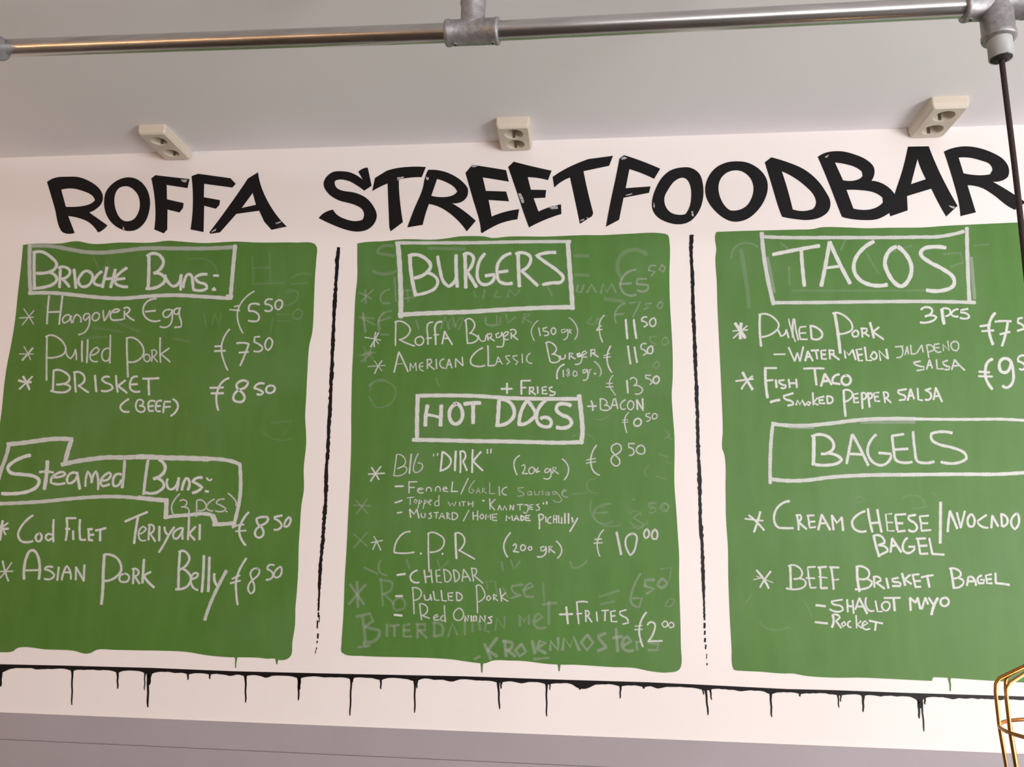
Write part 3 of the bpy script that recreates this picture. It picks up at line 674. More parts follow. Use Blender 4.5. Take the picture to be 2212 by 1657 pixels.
20,.75 825,1150 835,1260 850,1360;815,1145 870,1135 930,1190 920,1260 850,1300;860,1300 960,1340
18,.75 1015,1340 1085,1310 1070,1285 1020,1320 1030,1365 1100,1360;1160,1300 1120,1330 1130,1375 1180,1370
19,.75 1170,1160 1175,1280 1185,1390;1380,1195 1310,1250 1305,1330 1360,1370 1430,1330 1430,1240 1380,1195
21,.85 1460,1380 1460,1300 1500,1380 1505,1300;1545,1300 1550,1380;1580,1310 1580,1380 1620,1370 1620,1310 1580,1310;1670,1390 1670,1300 1740,1390 1740,1300;1840,1315 1785,1330 1830,1370 1830,1400 1780,1410
CROP 1070 1130 5.52
PART M menu_entry|chalk line reading + Frites
25,.9 765,1090 920,1085;845,1000 855,1100 865,1200
20,.85 970,940 980,1060 995,1200;965,945 1040,935 1100,943;970,1085 1030,1078;1075,1050 1080,1175;1070,1045 1110,1050 1115,1090 1080,1110;1100,1110 1150,1180;1205,1060 1215,1170;1270,1045 1350,1040;1310,1045 1305,1165;1430,1045 1375,1055 1385,1175 1450,1175;1380,1110 1430,1105;1560,1035 1485,1055 1490,1090 1570,1140 1585,1190 1520,1205
PART M price|chalk price of 2.00 euro beside + Frites
23,.85 1800,1065 1740,1160 1715,1270 1725,1370 1760,1475
14,.8 1665,1230 1750,1222;1660,1272 1755,1268
23,.85 1815,1215 1850,1180 1900,1200 1895,1280 1825,1410;1820,1410 1990,1405
18,.85 2020,1170 1985,1200 2005,1240 2045,1230 2050,1185 2015,1168;2090,1185 2060,1215 2085,1250 2125,1235 2120,1195 2085,1185
CROP 1630 490 4.514
PART R heading_frame|chalk box drawn round the tacos heading
34,.85 60,95 300,105 700,105 1200,105 1600,100 1800,95 2040,45
40,.85 70,60 100,350 185,755
34,.85 180,740 600,738 1200,730 1700,728 2150,738
38,.85 2070,10 2075,300 2095,740
34,.3 2110,300 2145,700
34,.25 125,300 190,640
PART R heading|chalk heading reading Tacos
36,.95 180,270 350,235 630,185;455,230 465,380 485,575
38,.95 650,575 690,380 730,150;735,150 800,300 930,550
27,.95 700,400 820,385
38,.95 1160,145 1060,210 980,320 970,430 1030,520 1150,570 1290,565
40,.95 1380,195 1310,240 1270,350 1300,450 1370,550 1430,580 1500,520 1530,400 1490,290 1400,195
38,.95 1860,205 1750,195 1640,220 1620,265 1700,340 1830,410 1940,500 1940,570 1860,615 1680,618
CROP 1570 650 6.144
PART R menu_entry|chalk line reading Pulled Pork on the right board
44,.95 110,300 170,380 240,490;190,300 180,400 180,500
20,.9 270,330 180,410 85,495;80,400 275,385
32,.95 440,180 435,350 455,600
24,.95 425,185 530,175 640,240 690,320 660,390 460,480
26,.95 680,390 720,470 770,440 790,385;790,385 820,490
20,.9 820,240 860,400 910,540
33,.85 890,240 870,400 880,480
23,.9 900,250 920,400 950,520;1050,340 970,350 960,430 980,510 1070,510;960,430 1050,425
29,.95 1110,330 1125,500;1105,330 1200,360 1265,430 1250,490 1130,505
42,.95 1430,165 1470,400 1505,690
26,.95 1405,165 1480,160 1600,230 1660,310 1660,380 1600,420 1460,440;1700,395 1660,430 1690,475 1740,460 1740,410 1700,390;1790,365 1800,480;1780,365 1860,370 1850,410 1810,430;1830,430 1890,470
33,.95 1900,290 1930,400 1950,490
26,.95 2020,350 1940,410;1950,420 2080,510
PART R menu_entry|chalk line reading Watermelon Jalapeno Salsa
23,.9 625,710 775,708
25,.9 820,620 900,800;900,800 935,690;935,690 970,800;970,800 1015,610
28,.95 1040,795 1075,670;1075,670 1140,795;1060,745 1110,740
27,.95 1120,660 1220,655;1180,660 1200,770;1315,655 1250,660 1260,770 1320,770;1255,715 1310,710;1360,660 1370,770;1355,655 1420,660 1420,700 1380,710;1400,710 1490,780
27,.95 1575,760 1560,655 1620,720 1670,650;1670,650 1710,780;1790,640 1720,645 1750,795 1800,790;1735,720 1800,710;1830,615 1855,790 1920,790;1940,680 1905,740 1950,780 1990,740 1960,680 1935,680;2040,790 2020,660 2120,760 2115,640;2115,640 2140,770
CROP 1890 640 6.63
22,.75 290,725 400,715;375,715 400,780 380,860 310,880;430,840 460,720;460,720 480,830;440,790 475,785;510,700 520,830;520,830 590,820;600,810 670,700;670,700 690,800;740,700 770,880;740,700 830,720 840,770 770,800;920,680 850,690 880,795 945,795;860,740 920,735;980,780 970,690 1060,780 1040,640;1140,650 1090,680 1110,760 1170,780 1200,720 1180,660 1130,645
25,.85 650,930 545,950 580,980 700,1010 700,1050 600,1065;740,1045 780,910;780,910 820,1030;750,990 810,985;880,910 890,1040 980,1040;1040,920 970,940 990,980 1070,1010 1060,1050 1000,1050;1100,1050 1140,910;1140,910 1200,980 1285,1060;1120,1000 1210,990
PART R portion_note|bright chalk note reading 3 pcs under the tacos box
31,1 660,190 730,155 810,180 820,220 720,285;720,290 830,275 880,300 830,350 650,375
48,1 960,205 970,300 990,395
29,1 940,200 1010,170 1075,200 1070,260 1010,285;1190,185 1120,210 1090,260 1140,290 1190,290;1330,180 1230,200 1230,235 1330,260 1350,300 1310,320 1220,310
PART R price|chalk price beginning 7 euro partly behind the lamp cord
42,.95 1720,240 1650,350 1630,470 1650,580 1690,690
31,.95 1505,430 1650,410;1530,500 1700,490;1720,365 1830,355 1950,360;1790,545 1930,510
37,.95 1900,370 1880,500 1820,710
31,.95 2110,310 2050,320 2048,380;2050,385 2120,420 2130,470 2040,495
PART R price|chalk price beginning 9 euro cut off at the right
42,.95 1680,900 1610,950 1580,1060 1590,1180 1680,1330
32,.95 1490,1080 1640,1090;1485,1145 1680,1150
46,.95 1940,930 1870,890 1800,920 1780,1010 1810,1080 1880,1090 1930,1030 1950,940
41,.95 1945,930 1980,1080 1975,1220 1930,1290 1880,1310 1830,1285
32,.95 2140,850 2060,870 2050,930;2050,935 2120,960 2150,1010 2120,1050 2070,1040
CROP 1570 650 6.144
PART R menu_entry|chalk line reading Fish Taco
37,.95 210,950 270,1060 340,1175
27,.95 340,1000 280,1050 195,1170;120,1065 350,1035
38,.95 510,890 515,1080 540,1285
28,.95 500,892 660,892;520,1060 610,1050
31,.95 650,1050 660,1150
27,.95 760,1050 690,1060 700,1090 780,1120 770,1155 720,1155;820,1040 835,1150;920,1040 930,1150;830,1095 925,1090
27,.95 1020,900 1150,895 1290,898
33,.95 1165,900 1175,1000 1190,1115;1250,1130 1300,970;1300,970 1390,1110;1270,1070 1350,1060;1490,975 1410,1020 1410,1090 1500,1105;1590,990 1525,1030 1540,1100 1600,1115 1645,1060 1620,1000 1580,990
PART R menu_entry|chalk line reading Smoked Pepper Salsa
34,1 580,1345 640,1325 700,1315
28,.95 880,1225 750,1265 770,1300 870,1340 880,1375 810,1390;920,1380 940,1320 970,1380 1000,1320 1040,1390
26,.95 1080,1340 1050,1370 1090,1385 1110,1350 1080,1340;1140,1220 1150,1380;1200,1290 1150,1350 1210,1380;1290,1270 1220,1285 1230,1360 1300,1360;1225,1320 1280,1315;1330,1270 1335,1360;1330,1265 1400,1290 1400,1340 1335,1360
33,.95 1550,1190 1558,1350 1575,1530
26,.95 1545,1190 1620,1185 1670,1240 1640,1300 1560,1340;1740,1230 1680,1240 1690,1350 1750,1345;1690,1295 1740,1290
28,.95 1790,1220 1800,1430;1790,1225 1840,1230 1850,1280 1800,1310;1870,1220 1895,1410;1870,1225 1920,1230 1925,1280 1885,1300
25,.95 2020,1215 1950,1225 1970,1330 2030,1330;1960,1275 2010,1270;2080,1220 2100,1350;2075,1215 2130,1220 2140,1270 2100,1290;2110,1290 2180,1350
CROP 1890 640 6.63
30,.95 450,1330 330,1350 340,1390 430,1430 430,1480 350,1490;470,1490 510,1330;510,1330 560,1470;480,1430 540,1420;610,1320 620,1480 680,1490;800,1320 710,1350 800,1400 790,1470 720,1480;840,1480 870,1310;870,1310 910,1400 960,1510;850,1430 910,1430
CROP 1640 890 3.867
PART R heading_frame|long chalk box drawn round the bagels heading
32,.85 110,100 350,115 600,95 800,70 950,60 1300,58
24,.95 1290,58 1600,62 1800,62 2000,60 2212,70 2420,82
30,.85 115,90 95,300 92,595
32,.85 90,560 250,575 400,570 600,545 850,530 1200,525
30,.95 1190,525 1700,520 2000,520 2212,508 2420,498
34,.3 250,125 450,125
34,.25 850,82 1300,80
PART R heading|chalk heading reading Bagels
32,.95 455,200 455,330 452,440
25,.95 440,205 530,190 610,240 620,300 580,340 520,350;580,345 660,370 690,400 650,430 560,445 470,440
24,.9 730,430 750,320 775,190;780,190 850,320 910,445;755,350 870,355
23,.9 975,190 920,260 905,340 950,420 1030,445 1090,400 1100,350 1000,342;1205,185 1110,200;1110,200 1125,330 1140,400 1180,420 1275,418;1130,315 1240,308;1285,165 1300,320 1320,410 1360,425 1460,415
24,.9 1610,175 1520,165 1440,180 1440,230 1500,270 1620,300 1720,350 1730,390 1660,425 1520,418
CROP 1590 1070 6.703
PART R menu_entry|chalk line reading Cream Cheese / Avocado Bagel
34,.95 350,240 320,350 260,530
30,.95 185,290 290,380 405,505
26,.95 130,340 390,370
34,.95 770,85 680,110 590,190 550,300 560,400 610,465 700,475 825,475
32,.95 880,290 900,400 905,500;870,290 930,285 940,340 900,390;910,395 1020,490
29,.95 1130,290 1030,295;1040,300 1055,400 1065,470 1150,460;1050,385 1140,380
34,.95 1190,500 1240,280;1240,280 1360,500;1210,410 1310,400;1410,500 1385,290;1385,290 1460,400 1530,320;1530,320 1550,510
35,.95 1865,230 1750,290 1680,380 1700,470 1770,520 1880,520
CROP 1850 1060 6.11
33,.95 150,240 175,400 210,545;275,250 300,400 330,545;190,430 300,420
23,.85 465,305 385,310 410,530 500,530;395,420 480,420
32,.95 650,310 510,320 525,430 545,540 640,530;520,430 610,430;780,320 690,335 690,375 770,430 800,490 770,535 690,520
27,.95 950,330 830,340 850,430 855,530 980,520;850,430 940,430
40,.95 1110,155 1108,400 1105,690
34,.95 1205,540 1215,400 1235,270;1235,270 1280,380 1330,500
29,.95 1325,290 1375,490;1375,490 1430,270;1715,320 1600,400 1620,450 1735,490
32,.95 1510,310 1465,390 1490,470 1540,470 1560,390 1520,310;1780,490 1790,340;1790,330 1870,470;1910,320 1920,470;1905,310 1980,350 1990,430 1930,475;2120,300 2060,350 2040,430 2090,510 2140,440 2140,340 2120,300
34,.95 230,610 260,740 300,870;450,810 470,630;470,630 590,810;460,730 530,720
31,.95 220,600 300,590 360,640 370,690 290,720;300,720 400,760 410,800 310,850;670,625 620,690 620,790 680,825 750,790 770,740 690,740;910,630 790,635;810,640 840,830;840,835 940,830;820,730 930,725;960,630 1000,835;1000,835 1155,845
CROP 1600 1200 6.703
PART R menu_entry|chalk line reading Beef Brisket Bagel
32,.9 230,215 330,340 405,475
28,.9 435,230 345,350 280,460
16,.75 185,350 330,320;230,300 470,395
36,.9 715,150 722,310 725,480
27,.9 690,155 770,140 860,190 890,260 860,320 770,340;860,335 940,380 930,440 860,480 660,475;1080,165 970,170 985,320 1010,470 1090,465;950,325 1070,330
33,.9 1240,165 1120,175;1145,180 1155,320 1160,470;1160,475 1255,470;1420,175 1290,170;1310,180 1330,320 1345,490
22,.9 1130,310 1250,325;1320,360 1420,345
40,.95 1685,170 1690,340 1720,520
31,.95 1670,165 1760,160 1850,220 1860,280 1830,330 1720,340;1830,335 1900,380 1880,440 1800,480 1660,490;1930,320 1935,460;1920,315 2000,315 2030,360 1960,400;1970,400 2080,480
CROP 1880 1200 6.663
36,.95 230,330 260,470;455,260 480,350 500,430
31,.95 400,320 310,340 320,370 430,400 430,440 320,440;570,280 490,350;500,350 590,410;700,270 600,280;610,290 650,455;630,370 720,365;650,455 725,450;735,315 820,295 905,285
36,.95 820,310 850,455;1160,200 1180,330 1200,460
31,.95 1140,190 1220,190 1300,250 1290,300 1200,330;1280,330 1340,370 1320,430 1190,465
33,.95 1390,430 1410,310 1460,310 1520,430;1400,375 1490,370;1600,290 1550,320 1560,400 1630,400 1640,350 1590,350;1740,270 1660,290 1680,400 1750,400;1670,345 1740,340;1800,255 1805,400;1805,400 1920,410 2000,425
CROP 1600 1200 6.703
PART R menu_entry|chalk line reading Shallot Mayo
33,.95 1090,720 1225,735
28,.95 1470,640 1310,665 1330,700 1460,740 1480,790 1420,815 1290,780;1540,640 1550,820;1620,650 1635,840;1550,730 1620,740;1660,780 1715,620
35,.95 1715,620 1830,840
27,.95 1680,740 1770,740;1815,610 1850,790 1930,800;1950,660 1980,810 2050,810;2100,670 2045,710 2060,780 2110,800 2155,750 2150,690 2100,670
CROP 1880 1200 6.663
30,.95 200,612 430,610
34,.95 335,620 350,795;570,610 580,790;570,610 650,680;650,680 680,610;680,610 720,770;740,770 790,610;790,610 830,700;840,610 900,700;1060,610 1015,640 1015,700 1060,730 1120,700 1125,640 1070,605
42,.95 970,615 920,710 880,850
CROP 1600 1200 6.703
PART R menu_entry|chalk line reading Rocket
32,.95 1080,965 1255,985
36,.95 1330,870 1345,950 1320,1040
30,.95 1325,865 1400,860 1435,900 1380,950;1380,950 1455,1050
25,.95 1500,960 1460,990 1480,1030 1520,1000 1500,960;1590,950 1550,980 1560,1030 1600,1040;1670,870 1680,1050;1740,950 1690,1000 1750,1050;1770,1020 1840,980 1800,950 1760,1000 1780,1060 1870,1060
28,.95 1860,945 2055,985;1960,960 1945,1085
CROP 740 500 3.03
PART M erased_writing|faint rubbed-out chalk writing behind the burgers heading
20,.13 330,95 240,110 225,140 340,160;200,260 270,280 350,260;1520,160 1610,160;1520,285 1610,285;560,110 800,115
26,.11 1990,150 1900,120 1820,160 1800,240 1830,310;1715,440 1840,460
11,.2 150,380 150,470;110,400 190,440;120,460 200,380;310,380 250,420 260,470 310,470;340,300 350,460
11,.14 400,390 470,380;420,380 430,460;860,390 870,430;930,380 920,440;1010,390 990,430 1030,430;1080,430 1090,380 1130,420 1160,380;1330,340 1370,420;1290,350 1350,340;400,440 470,430
13,.22 1580,350 1560,400 1530,390 1540,350;1600,400 1630,345 1660,400;1690,405 1705,340 1730,400 1760,340 1790,400
14,.28 1920,250 1840,290 1820,370 1860,415 1920,415;1810,345 1890,340;1990,310 1930,310 1925,345;1925,345 2000,350 1990,385 1930,385
12,.26 2050,225 2010,230 2005,255;2005,255 2045,265 2020,290;2090,220 2070,250 2100,265 2112,235 2090,220
12,.22 1850,470 1790,520 1790,600;1780,545 1840,540;1880,470 1950,460 1900,560;2020,470 1980,475 2000,500 1970,510;2080,460 2055,490 2080,505 2095,480 2080,460
12,.16 110,560 210,610;130,530 150,660;320,520 240,570 250,640;230,590 320,560;480,580 500,640;640,640 670,560 700,640;720,560 740,630;760,640 790,570 820,640;940,560 940,610 1010,610 1010,550;1070,540 1080,600 1130,560;1180,600 1190,540 1230,540 1190,570 1240,600
12,.15 1630,560 1600,600 1640,610;1670,570 1650,600 1690,600 1670,570
CROP 780 670 6.32
24,.16 0,100 180,110;30,40 60,300;20,620 140,560;50,560 60,700;150,580 0,700;320,20 240,150 260,330 380,340
20,.13 100,1040 200,960 350,960;140,1000 120,1100;1020,930 1060,1040;1700,100 1700,180 1780,220 1900,190 1900,90;1180,240 1220,110 1260,230;1300,220 1330,130 1400,110
CROP 1100 800 4.14
PART M erased_writing|faint rubbed-out chalk marks right of the sausage line
12,.14 1290,1180 1250,1190 1290,1220 1260,1250;1400,1190 1370,1220 1400,1260 1430,1220 1400,1190
12,.11 560,1110 700,1095;780,970 700,1000 700,1060 800,1100;740,1150 740,1300 860,1390 1000,1380;900,1190 820,1230;820,1280 880,1275;1080,1280 1150,1260 1180,1300;1080,1350 1130,1390 1220,1380 1240,1340;1100,1160 1130,1150
12,.1 740,430 820,440 900,400;560,600 660,560 760,620;1400,820 1460,840;1440,560 1420,600 1460,620;1250,850 1210,900 1230,950
CROP 740 1200 3.03
PART M erased_writing|faint rubbed-out lines of old chalk writing at the foot of the middle board
18,.2 50,190 140,320;150,190 40,320;95,170 100,340
14,.16 250,150 265,330;240,160 320,170 320,220 260,250;270,250 340,320;370,280 330,310 350,360 400,350 400,290 370,280;250,30 240,100 290,130;140,80 230,120
14,.2 1180,190 1110,200 1110,230 1170,260 1100,280;1180,230 1250,200 1230,180 1190,220 1200,270 1250,270
12,.12 1310,180 1320,300;950,220 940,170 1000,170 1010,250;1050,210 1080,270
16,.13 1680,270 1810,230;1690,320 1780,300
15,.2 1950,120 1900,220 1890,310 1940,340 1960,280 1900,280
20,.2 2040,160 1980,160 1980,200;1980,200 2040,220 1990,250;2090,150 2060,190 2090,210 2125,180 2095,150
10,.14 2130,290 2110,330 2150,330 2170,290 2140,285;2080,90 2150,80 2140,170
14,.13 1490,40 1500,80 1560,70 1600,30;1040,40 1050,100;1100,30 1120,90 1160,40;620,30 640,90 690,40;420,30 440,90
22,.17 130,400 150,560;90,400 180,380 200,430 140,470;150,470 240,490 230,540 140,570
17,.19 290,450 290,530;310,460 370,455;340,460 340,530;440,450 400,455 400,530 450,530;400,490 440,490;490,450 490,540;480,450 540,450 540,490 500,490;500,490 550,540;600,440 600,530;590,440 650,460 650,520 600,530
15,.15 690,530 720,440 750,520;800,420 800,520;850,420 850,500;890,430 900,490;940,440 930,490 960,500;1000,490 1010,410 1060,480 1060,400
18,.16 1160,460 1160,390 1190,430 1220,390 1220,450;1250,440 1310,400 1280,380 1250,430 1270,470 1330,470;1310,320 1400,310;1350,300 1350,450
22,.23 930,580 970,680;1010,540 950,620;950,620 1010,660;1060,560 1070,660;1050,560 1110,570 1100,610 1070,620;1080,620 1130,660;1170,580 1130,620 1160,660 1200,630 1170,580;1240,560 1260,640;1280,600 1330,570 1290,560 1270,610 1330,640;1360,620 1360,560 1410,620 1410,540
20,.24 1440,620 1450,540 1490,600 1510,530 1550,620;1600,520 1560,570 1600,620 1640,570 1600,520;1720,510 1670,530 1700,570 1730,600 1670,625;1790,480 1800,630;1770,540 1830,530;1840,590 1890,560 1860,530 1830,580 1850,620 1900,620
16,.2 1920,560 1930,620;1930,570 1960,550;2000,620 2060,620 2065,570;2000,570 2050,580;860,680 900,660;1250,680 1350,670
18,.18 100,600 180,590;140,570 150,600
CROP 1540 470 3.292
PART R erased_writing|faint rubbed-out chalk curves behind and left of the tacos box
30,.1 200,230 220,350 250,560 255,640
14,.13 130,290 160,210 240,180 320,210;1640,260 1760,250 1780,320 1690,350;540,350 545,480;480,180 530,220;940,160 910,230
12,.1 1860,200 1960,190;560,520 1700,520;1280,240 1420,200;1090,250 1180,400
CROP 1850 1060 6.11
14,.1 0,100 60,80 110,130;600,110 750,60 880,120 900,200;740,240 950,210;1000,20 1090,100;1080,540 1200,620;0,160 90,150
CROP 1600 1200 6.703
20,.09 280,940 330,1030 500,1080 700,1030;150,580 60,700;900,640 1000,800 1030,900
CROP 420 620 5.918
PART L erased_writing|faint rubbed-out chalk marks in the upper right of the left board
18,.13 1320,290 1265,330 1270,390 1320,410 1375,370 1375,310 1320,285
16,.09 1060,435 1230,430;1080,100 1090,200;1050,350 1200,350;1000,400 970,600;1180,40 1300,50 1320,80
CROP 30 630 5.53
30,.07 950,430 1300,480;800,560 1100,540;1200,350 1500,480;1900,560 2100,600
CROP 734 648 1.681
PART M erased_writing|faint rubbed-out chalk stars and numbers along both edges of the middle board
6,.16 58,728 102,775;100,722 60,778;50,745 112,748;50,850 100,895;98,845 52,900
5,.13 85,170 120,215;120,165 88,225;70,200 130,190
5,.17 1120,738 1150,738;1122,740 1122,752 1148,758 1140,772 1122,772;1178,738 1165,752 1175,768 1192,760 1190,742 1178,738;1090,775 1065,790 1080,800 1105,815 1090,830 1062,820
5,.16 1125,135 1150,132;1125,138 1128,150 1150,158 1135,172;1185,135 1170,150 1178,165 1195,155 1185,135;1150,222 1135,240 1150,250 1160,235 1150,222
6,.12 985,740 940,750 920,780 945,810 990,805;920,775 975,770
5,.12 110,310 160,295 200,320 190,370 130,390 105,350
5,.12 1180,470 1195,490 1180,505;1160,560 1190,570;1150,640 1185,650
CROP 0 475 1.727
PART L erased_writing|faint rubbed-out strokes right of the brioche buns heading
8,.07 940,140 945,230;1005,120 1010,240;935,240 1060,235;945,180 1005,178
6,.09 1085,240 1150,235;1085,220 1130,200 1160,205;1070,270 1110,265 1105,300 1060,320;760,350 770,400;790,390 800,350 820,400 825,350
6,.08 350,140 370,190;385,185 400,145 410,180;700,150 790,160 810,200
6,.06 1010,760 1090,750 1060,800;980,790 1030,820 1090,815
'''
cnt = [0]
def ribbon(pts, wd, al, off, V, F, A):
    """one soft-edged chalk stroke lying on the board; pts and width in pixels of the frame"""
    P = smooth2(pts, False, 75, 5.0); n = len(P)
    if n < 2: return
    base = len(V); fe = min(0.9, wd * 0.3); h = wd / 2
    # round ends: extra stations along the tangent
    d0 = (P[0] - P[1]).normalized(); d1 = (P[-1] - P[-2]).normalized()
    st = [(P[0] + d0 * h * 0.75, 0.45), (P[0] + d0 * h * 0.3, 0.85)] + [(p, 1.0) for p in P] + [(P[-1] + d1 * h * 0.3, 0.85), (P[-1] + d1 * h * 0.75, 0.45)]
    m = len(st); ph = random.uniform(0, 6)
    for i, (p, k) in enumerate(st):
        a = st[max(i - 1, 0)][0]; c = st[min(i + 1, m - 1)][0]; d = (c - a)
        if d.length < 1e-6: d = Vector((1, 0))
        d.normalize(); nv = Vector((-d.y, d.x))
        hh = h * k * (1 + 0.07 * math.sin(ph + i * 1.3))
        end = (0.0 if i in (0, m - 1) else 1.0)
        for s, e, o in ((-hh - fe, 0.0, 0.00015), (-max(hh - fe, 0.15), 1.0, 0.0004), (max(hh - fe, 0.15), 1.0, 0.0004), (hh + fe, 0.0, 0.00015)):
            q = p + nv * s
            V.append(on_wall(q.x, q.y, off + o)); A.append(al * e * (end if i in (0, m - 1) else 1.0))
    for i in range(m - 1):
        for k in range(3):
            a = base + i * 4 + k
            F.append((a, a + 1, a + 5, a + 4))
cur = None
def gap(p, q):
    return min((a - b_).length for a in p for b_ in q)
def flush():
    """every written sign of a chalk line is an object of its own: strokes that touch belong to one sign"""
    global cur
    if cur:
        bd, nm, lab, strokes = cur
        if nm in ('erased_writing', 'heading_frame'):
            V, F, A = [], [], []
            for pts, wd, al, lay in strokes: ribbon(pts, wd, al, lay, V, F, A)
            o = build(nm, V, F, M_chalk, BOARDS[bd], attr=A)
            if nm == 'erased_writing': o['kind'] = 'stuff'
        else:
            n = len(strokes); grp = list(range(n)); S = [smooth2(s[0], False, 75, 3.0) for s in strokes]
            def find(i):
                while grp[i] != i: i = grp[i]
                return i
            for i in range(n):
                for j in range(i):
                    if find(i) != find(j) and gap(S[i], S[j]) < (strokes[i][1] + strokes[j][1]) * 0.5 + 1.2: grp[find(i)] = find(j)
            allp = [q for s in S for q in s]
            c = on_wall(sum(q.x for q in allp) / len(allp), sum(q.y for q in allp) / len(allp), TB)
            o = empty(nm, c - wpos(BOARDS[bd])); o.parent = BOARDS[bd]
            for r in sorted(set(find(i) for i in range(n))):
                V, F, A = [], [], []
                for i in range(n):
                    if find(i) == r: ribbon(*strokes[i], V, F, A)
                build('numeral' if nm == 'price' else 'letter', V, F, M_chalk, o, attr=A)
        if lab: o['label'] = lab
    cur = None
CR = (0, 0, 1)
for ln in DATA.strip().splitlines():
    ln = ln.strip()
    if not ln: continue
    if ln.startswith('CROP'):
        CR = tuple(float(v) for v in ln.split()[1:])
    elif ln.startswith('PART'):
        flush(); head, lab = ln.split('|'); _, bd, nm = head.split()
        cur = (bd, nm, lab, [])
    else:
        wa, rest = ln.split(' ', 1); wa = wa.split(',')
        wd = float(wa[0]) / CR[2]; al = float(wa[1]) if len(wa) > 1 else 0.92
        if al > 0.35: al = min(1.0, al * 1.03)
        for s in rest.split(';'):
            cnt[0] = (cnt[0] + 1) % 60
            lay = TB + (0.0001 if cur[1] == 'erased_writing' else 0.0003) + 0.000004 * cnt[0]
            cur[3].append((crop(*CR, px(s)), max(wd * 1.0, 1.8), al, lay))
flush()

